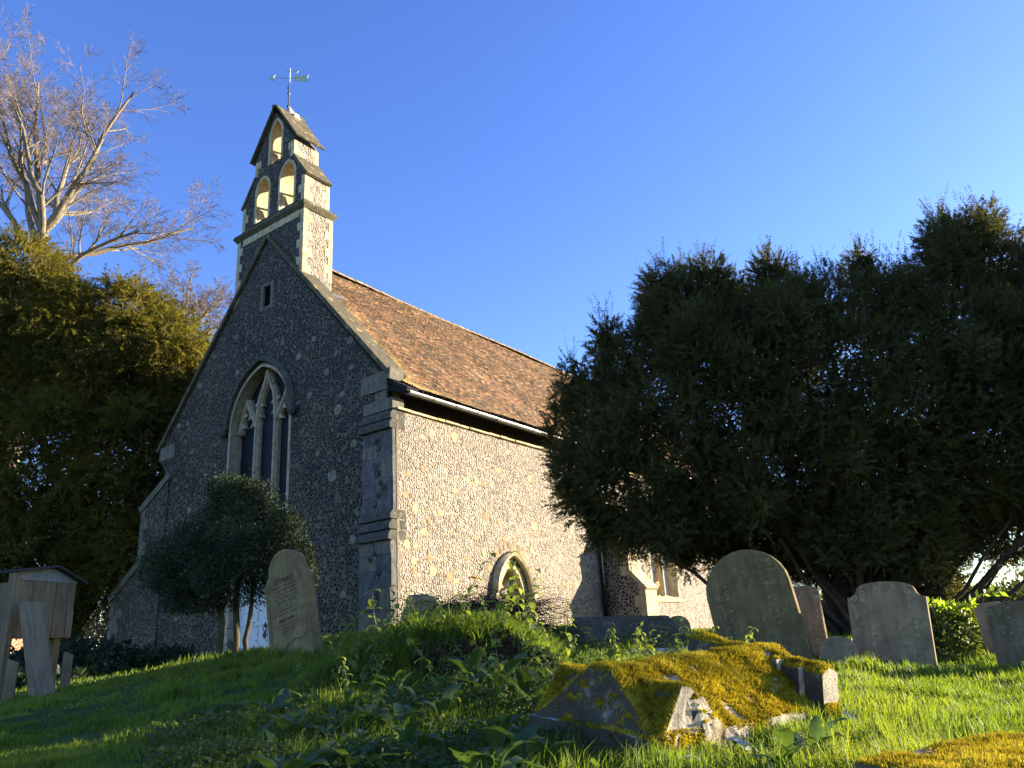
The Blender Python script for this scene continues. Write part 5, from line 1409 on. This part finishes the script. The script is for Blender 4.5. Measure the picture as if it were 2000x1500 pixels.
# undergrowth beneath the left yew, thicket and hedges beyond
def simple_bush(name, label, loc, lobes, mat, n, size, seed, group=None):
    o = tree_root(name, label, loc, group, "bush")
    leafy("crown", o, mat, lobes, n, size, seed, surf=(0.3, 1.1)); return o
simple_bush("undergrowth_bush", "dark ferny undergrowth at the foot of the stepped buttress", (-9.9, 18.0, 0.85), [((0, 0, 0.25), (1.3, 0.8, 0.5)), ((1.4, 0.6, 0.2), (0.9, 0.7, 0.35)), ((-1.3, -0.3, 0.2), (0.9, 0.6, 0.4))], M['holly_leaf'], 5200, 0.14, 51)
simple_bush("undergrowth_bush", "dark undergrowth behind the legs of the timber box", (-11.2, 16.0, 0.55), [((0, 0, 0.2), (1.6, 0.8, 0.45)), ((1.6, -0.2, 0.15), (1.0, 0.7, 0.35))], M['holly_leaf'], 5200, 0.13, 52)
simple_bush("thicket", "pale dry thicket glowing in the sun far behind the box", (-27.0, 52.0, 0.7), [((0, 0, 2.0), (3.0, 2, 2.6)), ((4, 0, 1.6), (3.0, 2, 2.2))], M['thicket'], 9000, 0.35, 53)
for i, (x, y, h, lab) in enumerate(((-62, 80, 5.0, "far hedge glimpsed at the left edge"), (30, 70, 3.0, "far hedge beyond the churchyard on the right"), (52, 74, 3.4, "far hedge at the extreme right of the churchyard"), (-8, 95, 4.0, "far hedge hidden behind the church"))):
    simple_bush("hedge", lab, (x, y, 0.6), [((0, 0, h*0.4), (9, 2.5, h*0.6)), ((7, 0, h*0.35), (7, 2.5, h*0.55)), ((-8, 0, h*0.35), (7, 2.5, h*0.5))], M['far_leaf'], 12000, 0.5, 60 + i)
# ------------------------------------------------------------------ timber box on posts at the left edge
HZ = 0.62
hut = empty("timber_box", "weathered grey timber cupboard on posts under the left yew", "cupboard", (-7.77, 12.1, HZ), (0, 0, rad(77.7)))
b = MB(); x = 0.0; rh = random.Random(6)
for wdt in (0.27, 0.46, 0.27, 0.15):
    b.box((x, 0.0 + rh.uniform(-0.008, 0.006), 0.90 + rh.uniform(-0.015, 0.01)), (x + wdt - 0.008, 0.03, 1.76), 0); x += wdt
b.box((0.0, 0.031, 0.92), (0.03, 0.55, 1.74), 0); b.box((1.12, 0.031, 0.92), (1.15, 0.55, 1.74), 0)
b.box((0.031, 0.52, 0.92), (1.119, 0.55, 1.74), 0); b.box((0.031, 0.031, 0.93), (1.119, 0.519, 0.96), 0)
b.box((1.0, -0.022, 0.90), (1.13, -0.009, 1.32), 0)
b.build("box_panel", M['hut_wood'], hut, bevel=0.004)
b = MB(); b.prism([(-0.02, 1.765), (1.17, 1.765), (1.17, 1.80), (0.62, 1.98), (-0.02, 1.90)], 0.0, 0.025, lambda a, z, q: (a, q, z)); b.build("gable_board", M['hut_pale'], hut)
b = MB()
for p0, p1 in (((-0.14, 1.885), (0.63, 2.0)), ((0.62, 2.0), (1.27, 1.765))):
    b.sweep([p0, p1], [(0.022, -0.12), (-0.012, -0.12), (-0.012, 0.66), (0.022, 0.66)], lambda a, z, q: (a, q, z))
b.build("roof", M['hut_roof'], hut, bevel=0.004)
for a, c, top in (((-0.13, -0.02), (-0.02, 0.09), 1.86), ((0.93, 0.10), (1.06, 0.22), 0.92), ((-0.13, 0.46), (-0.02, 0.57), 1.80), ((1.16, 0.46), (1.26, 0.57), 1.7)):
    b = MB(); b.box((a[0], a[1], -0.5), (c[0], c[1], top), 0, jit=0.006, rng=rh); b.build("post", M['hut_wood'], hut, bevel=0.004)
def plank(name, p0, p1, wid, th, side, mat, label, cat):
    p0, p1 = Vector(p0), Vector(p1); d = (p1 - p0); L = d.length; d.normalize()
    s = Vector(side); s = (s - d * s.dot(d)).normalized(); n = d.cross(s)
    b = MB()
    vs = [Vector((sx * wid / 2, sy * th / 2, zz + (0.06 * (sx < 0) if zz > 0 else 0))) for zz in (0, L) for sx, sy in ((-1, -1), (1, -1), (1, 1), (-1, 1))]
    b.add(vs, [(3,2,1,0), (4,5,6,7), (0,1,5,4), (1,2,6,5), (2,3,7,6), (3,0,4,7)])
    o = b.build(name, mat, None, bevel=0.006)
    o.matrix_world = Matrix(((s.x, n.x, d.x, p0.x), (s.y, n.y, d.y, p0.y), (s.z, n.z, d.z, p0.z), (0, 0, 0, 1)))
    return tag(o, label, cat)
plank("timber_plank", (-6.72, 11.45, 0.35), (-7.50, 12.02, 1.98), 0.30, 0.11, (0.75, 0.65, 0.0), M['hut_wood'], "thick rotting plank propped against the timber cupboard", "plank")
plank("wooden_stake", (-7.42, 11.62, 0.2), (-7.42, 11.66, 1.16), 0.15, 0.09, (0.9, 0.4, 0), M['hut_wood'], "short sawn-off stake in front of the cupboard's left post", "post")
plank("wooden_stake", (-7.42, 13.05, 0.4), (-7.44, 13.08, 1.25), 0.14, 0.09, (0.9, 0.4, 0), M['hut_wood'], "short stake beside the cupboard's right post", "post")

# ------------------------------------------------------------------ glimpses far behind on the left
hs = empty("brick_house", "sunlit orange brick house glimpsed at the left edge beneath the yew", "house", (-46, 66, 0.6), (0, 0, rad(-20)))
b = MB(); b.box((-6, -4, 0), (6, 4, 5.2)); b.prism([(-4, 5.2), (4, 5.2), (0, 8.2)], -6, 6, lambda a, z, q: (q, a, z)); b.build("wall", M['brick_far'], hs)
b = MB()
for s in (1, -1): b.sweep([(s * 4.4, 4.95), (0, 8.35)], [(0.1, -6.3), (-0.1, -6.3), (-0.1, 6.3), (0.1, 6.3)], lambda a, z, q: (q, a, z))
b.build("roof", M['tile_far'], hs)
for x in (-4, -1.2, 1.6, 4.4):
    for z in (0.9, 3.3):
        f = MB(); f.box((x - 0.6, -4.05, z), (x + 0.6, -3.99, z + 1.3)); f = f.build("window", M['white_paint'], hs)
        g = MB(); g.box((x - 0.5, -4.07, z + 0.1), (x + 0.5, -4.051, z + 1.2)); g.build("pane", M['glass_dark'], f)
car = empty("parked_car", "blue car glimpsed beneath the timber cupboard", "car", (-27.2, 45.0, 0.7), (0, 0, rad(10)))
b = MB()
b.prism([(-2.0, 0.28), (2.0, 0.28), (2.02, 0.75), (1.3, 0.92), (0.75, 1.42), (-0.9, 1.45), (-1.6, 0.98), (-2.02, 0.85)], -0.8, 0.8, lambda a, z, q: (a, q, z)); b.build("body", M['car_blue'], car, bevel=0.08)
for s in (1, -1):
    g = MB(); g.prism([(1.12, 0.96), (0.68, 1.36), (-0.82, 1.38), (-1.3, 0.98)], s * 0.803, s * 0.81, lambda a, z, q: (a, q, z)); g.build("side_window", M['glass_dark'], car)
    for xw in (1.25, -1.25):
        g = MB(); g.tube([(xw, s * 0.66, 0.32), (xw, s * 0.84, 0.32)], 0.32, 16); g.build("wheel", M['tyre'], car)

# ------------------------------------------------------------------ broad-leaved plants
def leaf_geo(r, L, W, base, yaw, el, curl, fold, nseg=7, tipf=0.55):
    """one broad leaf on a short stalk: returns verts, quads"""
    vs = []; fs = []
    d = Vector((math.cos(yaw), math.sin(yaw), 0)); sd_ = Vector((-math.sin(yaw), math.cos(yaw), 0))
    p = Vector(base); a = el; st = L / nseg; k = 0
    twist = r.uniform(-0.3, 0.3)
    for i in range(nseg + 1):
        t = i / nseg
        w_ = W * (math.sin(math.pi * min(1, t ** 0.8 * 0.97 + 0.03)) ** 0.75) * (1.0 if t < tipf else (1 - (t - tipf) / (1 - tipf) * 0.35)) if i < nseg else 0.001
        dirv = d * math.cos(a) + Vector((0, 0, math.sin(a))); nrm = -d * math.sin(a) + Vector((0, 0, math.cos(a)))
        s2 = (sd_ * math.cos(twist * t) + nrm * math.sin(twist * t))
        wav = 0.12 * W * math.sin(i * 2.1 + yaw)
        vs += [p + s2 * w_ + nrm * (fold * w_ + wav), p.copy(), p - s2 * w_ + nrm * (fold * w_ - wav)]
        p = p + dirv * st; a -= curl / nseg
    for i in range(nseg):
        q = i * 3; fs += [(q, q+1, q+4, q+3), (q+1, q+2, q+5, q+4)]
    return vs, fs
def make_dock(seed, n, L):
    r = random.Random(seed); b = MB()
    for i in range(n):
        yaw = 2 * math.pi * i / n + r.uniform(-0.5, 0.5); l = L * r.uniform(0.7, 1.25); el = r.uniform(0.5, 1.35)
        st = l * r.uniform(0.3, 0.6); base = Vector((0, 0, 0)); d = Vector((math.cos(yaw) * math.cos(el), math.sin(yaw) * math.cos(el), math.sin(el)))
        top = base + d * st; b.tube([base, top], [0.005, 0.004], 4, mi=1)
        vs, fs = leaf_geo(r, l, l * r.uniform(0.16, 0.24), top, yaw, el - 0.1, r.uniform(0.6, 2.0), r.uniform(0.15, 0.5))
        b.add(vs, fs, 0)
    return b
docks = []
for i in range(6):
    o = make_dock(100 + i, 5 + i % 4, 0.15 + 0.02 * (i % 3)).build("broadleaf_plant", [M['dock_leaf'], M['stem']], None, smooth=True, recalc=False)
    docks.append([o, False])
rd = random.Random(55)
def put(protos, k, x, y, s, yaw, label, cat, group):
    pr = protos[k]
    o = pr[0] if not pr[1] else pr[0].copy()
    if pr[1]: COL.objects.link(o)
    pr[1] = True
    o.location = (x, y, sz(x, y)); o.scale = (s, s, s); o.rotation_euler = (rd.uniform(-.12, .12), rd.uniform(-.12, .12), yaw)
    tag(o, label, cat, group); return o
spots = []
for i in range(46):
    y = rd.uniform(3.4, 7.2); x = rd.uniform(-0.40, 0.02) * y * 1.0 + rd.uniform(-0.1, 0.2)
    spots.append((x, y))
for i, (x, y) in enumerate(spots):
    if mound_h(np.array([x]), np.array([y]))[0] > 0.03: continue
    put(docks, i % 6, x, y, rd.uniform(0.6, 1.1), rd.uniform(0, 6.28), "dark green broad-leaved plant in the shaded foreground tangle", "plant", "broad-leaved plants in the shaded foreground")
for i, (x, y, s) in enumerate(((-0.25, 6.3, 1.7), (-0.05, 6.0, 1.6), (-0.45, 6.6, 1.6), (-0.15, 6.8, 1.5), (0.1, 6.4, 1.4))):
    put(docks, (i * 2 + 1) % 6, x, y, s, rd.uniform(0, 6.28), "large upright broad-leaved plant below the mound's broken front", "plant", "large broad leaves below the mound")
for i, (x, y, s) in enumerate(((0.30, 5.35, 1.2), (0.22, 5.7, 1.2), (0.38, 5.8, 1.1))):
    put(docks, (i + 2) % 6, x, y, s, rd.uniform(0, 6.28), "sunlit broad-leaved plant beside the left end of the mossy tomb", "plant", "broad leaves beside the tomb's left end")
for i, (x, y, s) in enumerate(((1.12, 3.72, 0.9), (1.28, 3.85, 0.8), (0.98, 3.42, 0.8), (1.42, 4.0, 0.7))):
    put(docks, (i + 1) % 6, x, y, s, rd.uniform(0, 6.28), "sunlit broad-leaved plant in the grass before the tomb's long side", "plant", "broad leaves before the tomb's long side")

# pale dead leaves caught against the tomb
b = MB(); vs, fs = leaf_geo(random.Random(3), 0.17, 0.034, (0, 0, 0), 0.0, 0.9, 1.2, 0.5); b.add(vs, fs)
M['dead_leaf'] = plain("dead_pale_leaf", (0.42, 0.38, 0.28), rough=0.8, var=0.35, scale=25)
leaf0 = [[b.build("dead_leaf", M['dead_leaf'], None, smooth=True, recalc=False), False]]
for x, y, s, yw in ((1.02, 4.02, 1.0, 2.4), (1.22, 4.22, 0.8, 1.2), (1.85, 4.86, 0.9, 2.0), (0.75, 3.78, 0.7, 3.0), (1.55, 4.3, 0.7, 0.4), (1.0, 3.6, 0.8, 1.6)):
    put(leaf0, 0, x, y, s, yw, "pale curled dead leaf standing in the grass before the mossy tomb", "leaf", "dead leaves before the mossy tomb")

# nettles and leafy stems
def make_nettle(seed, H, n, lean, L0):
    r = random.Random(seed); b = MB(); a = r.uniform(0, 6.28); lx, ly = math.cos(a) * lean, math.sin(a) * lean
    pts = [(lx * t * t * H + r.uniform(-.008, .008), ly * t * t * H + r.uniform(-.008, .008), H * t) for t in np.linspace(0, 1, 8)]
    b.tube(pts, [0.005 - 0.003 * i / 7 for i in range(8)], 4, mi=1)
    for i in range(n):
        t = 0.3 + 0.7 * i / (n - 1); q = t * 7; j = min(6, int(q)); p = Vector(pts[j]).lerp(Vector(pts[j+1]), q - j)
        for s in (0, math.pi):
            if r.random() < 0.15: continue
            yaw = i * 1.57 + s + r.uniform(-.4, .4); L = L0 * (1.25 - 0.6 * t) * r.uniform(0.7, 1.2)
            vs, fs = leaf_geo(r, L, L * 0.32, p, yaw, r.uniform(-0.5, 0.5), r.uniform(0.6, 1.6), 0.3, nseg=5)
            b.add(vs, fs, 0)
    return b
nets = []
for i in range(5):
    o = make_nettle(200 + i, 0.42 + 0.05 * i, 7 + i % 3, 0.25 + 0.08 * i, 0.105).build("nettle", [M['nettle_leaf'], M['stem']], None, smooth=True, recalc=False)
    nets.append([o, False])
spec = [(-2.1, 7.6, .9, "bright nettle tip catching the sun in front of the tall brown gravestone"), (-1.55, 7.0, .8, "drooping sunlit nettle left of the mound"), (-1.25, 6.3, .8, "sunlit nettle among the dark leaves left of the mound"), (0.02, 8.6, 1.15, "tall yellow-green nettle on top of the mound before the doorway"),
        (0.18, 8.0, 0.9, "nettle at the right-hand foot of the mound"), (0.42, 7.2, 0.9, "leafy nettle right of the mound's earthy face"), (0.75, 7.4, 1.0, "leafy nettle before the dark ridged tomb's left end"), (0.98, 7.0, .85, "broad nettle tuft left of the mossy tomb's ridge"),
        (1.42, 6.7, 1.0, "tall pale nettle behind the mossy tomb, left of its highest point"), (1.62, 6.8, .8, "thin bent nettle just behind the mossy tomb"), (1.88, 7.0, 1.05, "thin sunlit nettle against the largest gravestone"), (1.18, 7.9, .8, "nettle before the low kerb stone"),
        (-1.9, 9.6, 1.0, "dim nettle left of the rugged standing stone"), (-2.3, 9.9, .9, "dim nettle in the shade near the corner buttress"), (-1.6, 9.3, 1.1, "tall dim nettle under the corner buttress"), (-2.6, 10.3, .7, "low dim nettle right of the tall brown gravestone"),
        (-1.05, 5.2, .6, "small sunlit nettle low in the middle foreground"), (-0.75, 4.6, .6, "small yellow-tipped nettle near the bottom edge"), (-0.55, 5.6, .6, "small nettle among the big leaves of the middle foreground")]
for i, (x, y, s, lab) in enumerate(spec): put(nets, i % 5, x, y, s, rd.uniform(0, 6.28), lab, "nettle", None)

rw = random.Random(321)
for i in range(40):     # rough weeds over the mound and its flanks
    x = rw.uniform(-2.2, 0.5); y = rw.uniform(7.5, 9.6)
    put(nets, rw.randrange(5), x, y, rw.uniform(0.6, 1.3), rw.uniform(0, 6.28), "rough weed stem growing in the long grass of the turf mound", "weed", "weeds on the turf mound")
for i in range(18):
    y = rw.uniform(5.6, 7.3); x = rw.uniform(-0.16, 0.13) * y
    put(nets, rw.randrange(5), x, y, rw.uniform(0.5, 0.95), rw.uniform(0, 6.28), "weed stem with sunlit leaves between the mound and the mossy tomb", "weed", "weeds between mound and mossy tomb")
for i in range(14):
    y = rw.uniform(6.6, 9.0); x = rw.uniform(0.06, 0.22) * y
    put(nets, rw.randrange(5), x, y, rw.uniform(0.45, 0.85), rw.uniform(0, 6.28), "weed stem in the grass between the mossy tomb and the dark ridged tomb", "weed", "weeds behind the mossy tomb")

# ------------------------------------------------------------------ ground cover and grass
rng = np.random.default_rng(99)
n = 42000
y = rng.uniform(2.7, 7.4, n); x = rng.uniform(-0.46, 0.12, n) * y
k = (np.sin(x * 2.3 + 1.2 * y) + np.sin(y * 3.1 - x * 1.7) + rng.normal(0, 0.5, n) > -0.5) & (x > -0.62 * y + 0.55) & (mound_h(x, y) < 0.05)
x, y = x[k], y[k]; n = len(x)
hgt = 0.10 + 0.07 * np.sin(x * 5.1 + y * 2.2) * np.sin(y * 4.3 - x) 
z = ground_z(x, y) + rng.random(n) ** 0.6 * np.clip(hgt, 0.04, 0.2)
P = np.c_[x, y, z]
A = rng.normal(0, 1, (n, 3)) * np.array([1, 1, 0.35]); A /= np.linalg.norm(A, axis=1)[:, None]
B = np.cross(A, np.array([0, 0, 1.0]) + rng.normal(0, 0.45, (n, 3))); B /= np.linalg.norm(B, axis=1)[:, None]
Nn = np.cross(A, B); s = rng.uniform(0.018, 0.045, n)[:, None]
V = np.stack([P, P + A*s*0.45 + B*s*0.36 + Nn*s*0.15, P + A*s - np.array([0, 0, 1]) * s * 0.3, P + A*s*0.45 - B*s*0.36 + Nn*s*0.15], 1).reshape(-1, 3)
n2_ = 26000                                    # small weeds scattered through the sunlit lawn
y2_ = rng.uniform(3.0, 11.0, n2_); x2_ = rng.uniform(0.08, 0.62, n2_) * y2_
k = (np.sin(x2_ * 3.1 + 1.7 * np.sin(y2_ * 1.9)) * np.sin(y2_ * 2.7 - x2_) > 0.25)
x2_, y2_ = x2_[k], y2_[k]; n2_ = len(x2_)
P2 = np.c_[x2_, y2_, ground_z(x2_, y2_) + rng.random(n2_) * 0.06]
A2 = rng.normal(0, 1, (n2_, 3)) * np.array([1, 1, 0.4]); A2 /= np.linalg.norm(A2, axis=1)[:, None]
B2 = np.cross(A2, np.array([0, 0, 1.0]) + rng.normal(0, 0.5, (n2_, 3))); B2 /= np.linalg.norm(B2, axis=1)[:, None]
N2 = np.cross(A2, B2); s2_ = rng.uniform(0.012, 0.032, n2_)[:, None]
V = np.vstack([V, np.stack([P2, P2 + A2*s2_*0.45 + B2*s2_*0.4 + N2*s2_*0.15, P2 + A2*s2_, P2 + A2*s2_*0.45 - B2*s2_*0.4 + N2*s2_*0.15], 1).reshape(-1, 3)])
n = len(V) // 4
q = np.arange(n)[:, None] * 4
tag(np_mesh("ground_cover", V, np.concatenate([q + np.array([[0, 1, 2]]), q + np.array([[0, 2, 3]])]), M['weed_leaf']), "low leafy ground cover, dense in the shaded foreground and patchy in the lit lawn", "ground cover", kind="stuff")

E_v = np.array([math.cos(CH_ROT), math.sin(CH_ROT)]); N_v = np.array([-math.sin(CH_ROT), math.cos(CH_ROT)])
def in_church(x, y):
    dx, dy = x - CH_O[0], y - CH_O[1]; u = dx * E_v[0] + dy * E_v[1]; v = dx * N_v[0] + dy * N_v[1]
    return (u > -0.02) & (u < NAVE_L + 0.8) & (v > 0.0) & (v < 11) | ((u > -0.3) & (u < 0) & (v > 0) & (v < 1.1)) | ((u > -0.05) & (u < 0.9) & (v > 10) & (v < 13.3))
def in_tomb(x, y):
    dx, dy = x - T_O.x, y - T_O.y; c, s = math.cos(T_ROT), math.sin(T_ROT); l = dx * c + dy * s; m_ = -dx * s + dy * c
    return (l > 0.03) & (l < TL - 0.03) & (m_ > 0.03) & (m_ < W_ - 0.03)
def in_ledger(x, y):
    dx, dy = x - c0.x, y - c0.y; s = dx * a_.x + dy * a_.y; t = dx * b_.x + dy * b_.y
    return (s > 0.03) & (s < 0.9) & (t > 0.03) & (t < 1.9)
def blades(n, dlo, dhi, seed, azlo=-41, azhi=41):
    r = np.random.default_rng(seed)
    d = r.uniform(dlo, dhi, n); az = np.radians(r.uniform(azlo, azhi, n))
    return np.c_[d * np.sin(az), d * np.cos(az)], d, r
def grow_grass(parts):
    Vs = []
    for XY, d, r, hmul, wmul, extra in parts:
        x, y = XY[:, 0], XY[:, 1]; mh = mound_h(x, y)
        keep = ~(in_church(x, y) | in_tomb(x, y) | in_ledger(x, y))
        shade = (x > -0.62 * y + 0.55) & (x < 0.12 * y - 0.05) & (y < 7.4)
        keep &= ~(shade & (r.random(len(x)) < 0.55) & (mh < 0.02))
        steep = (mh > 0.03) & (mh < 0.28) & (y < 8.3) & (x > -1.15)
        keep &= ~(steep & (r.random(len(x)) < 0.72))
        x, y, d, mh = x[keep], y[keep], d[keep], mh[keep]; n = len(x)
        z = surf_z(x, y) - 0.01
        tuft = 0.5 + 0.5 * np.sin(x * 3.3 + 2 * np.sin(y * 1.9)) * np.sin(y * 3.7 - x)
        lawn = np.where(x < -0.45 * y, 0.62, 1.0)
        h = r.uniform(0.045, 0.12, n) * (0.6 + 0.9 * tuft ** 2) * lawn * hmul * np.where(mh > 0.05, 1.7, 1.0)
        wd = 0.0022 * np.maximum(1, d / 4.0) * r.uniform(0.7, 1.4, n) * wmul
        a = r.uniform(0, 2*np.pi, n); lean = np.abs(r.normal(0.35, 0.35, n)) + np.where(mh > 0.03, 0.25, 0)
        wind = 1.2 + 0.8 * np.sin(x * 2.1 + y * 1.3); a = np.where(r.random(n) < 0.45, wind + r.normal(0, 0.5, n), a)
        dirx, diry = np.cos(a), np.sin(a); fa = r.uniform(0, 2*np.pi, n); sx, sy = np.cos(fa) * wd, np.sin(fa) * wd
        p0 = np.c_[x, y, z]; m1 = p0 + np.c_[dirx * h * lean * 0.35, diry * h * lean * 0.35, h * 0.62]
        tp = p0 + np.c_[dirx * h * lean * 1.15, diry * h * lean * 1.15, h * (1.08 - 0.25 * np.minimum(lean, 1.5))]
        S = np.c_[sx, sy, np.zeros(n)]
        Vs.append(np.stack([p0 - S, p0 + S, m1 + S * 0.75, m1 - S * 0.75, tp], 1).reshape(-1, 3))
    V = np.vstack(Vs); q = np.arange(len(V) // 5)[:, None] * 5
    F = np.concatenate([q + np.array([[0, 1, 2]]), q + np.array([[0, 2, 3]]), q + np.array([[3, 2, 4]])])
    return np_mesh("grass", V, F, M['grass'])
def tufts(n, seed):
    r = np.random.default_rng(seed); XY, d, _ = blades(n, 2.2, 14.0, seed)
    k = 55; o = r.normal(0, 0.035, (n, k, 2)) * r.uniform(0.6, 1.8, (n, 1, 1))
    P = (XY[:, None, :] + o).reshape(-1, 2)
    return P, np.hypot(P[:, 0], P[:, 1]), r
pt = tufts(1500, 17)
p1 = blades(150000, 1.9, 9.0, 1); p2 = blades(110000, 5.0, 15.0, 2); p3 = blades(32000, 14.0, 32.0, 3)
rm = np.random.default_rng(4); XYm = np.c_[rm.uniform(-2.4, 0.5, 16000), rm.uniform(7.4, 9.6, 16000)]
pm = (XYm, np.hypot(XYm[:, 0], XYm[:, 1]), rm)
tag(grow_grass([(*p1, 1.0, 1.0, 0), (*p2, 1.0, 1.0, 0), (*p3, 1.3, 1.3, 0), (*pm, 1.0, 0.9, 0), (*pt, 1.45, 1.1, 0)]), "thick churchyard grass, sunlit on the right and shaded on the left", "grass", kind="stuff")
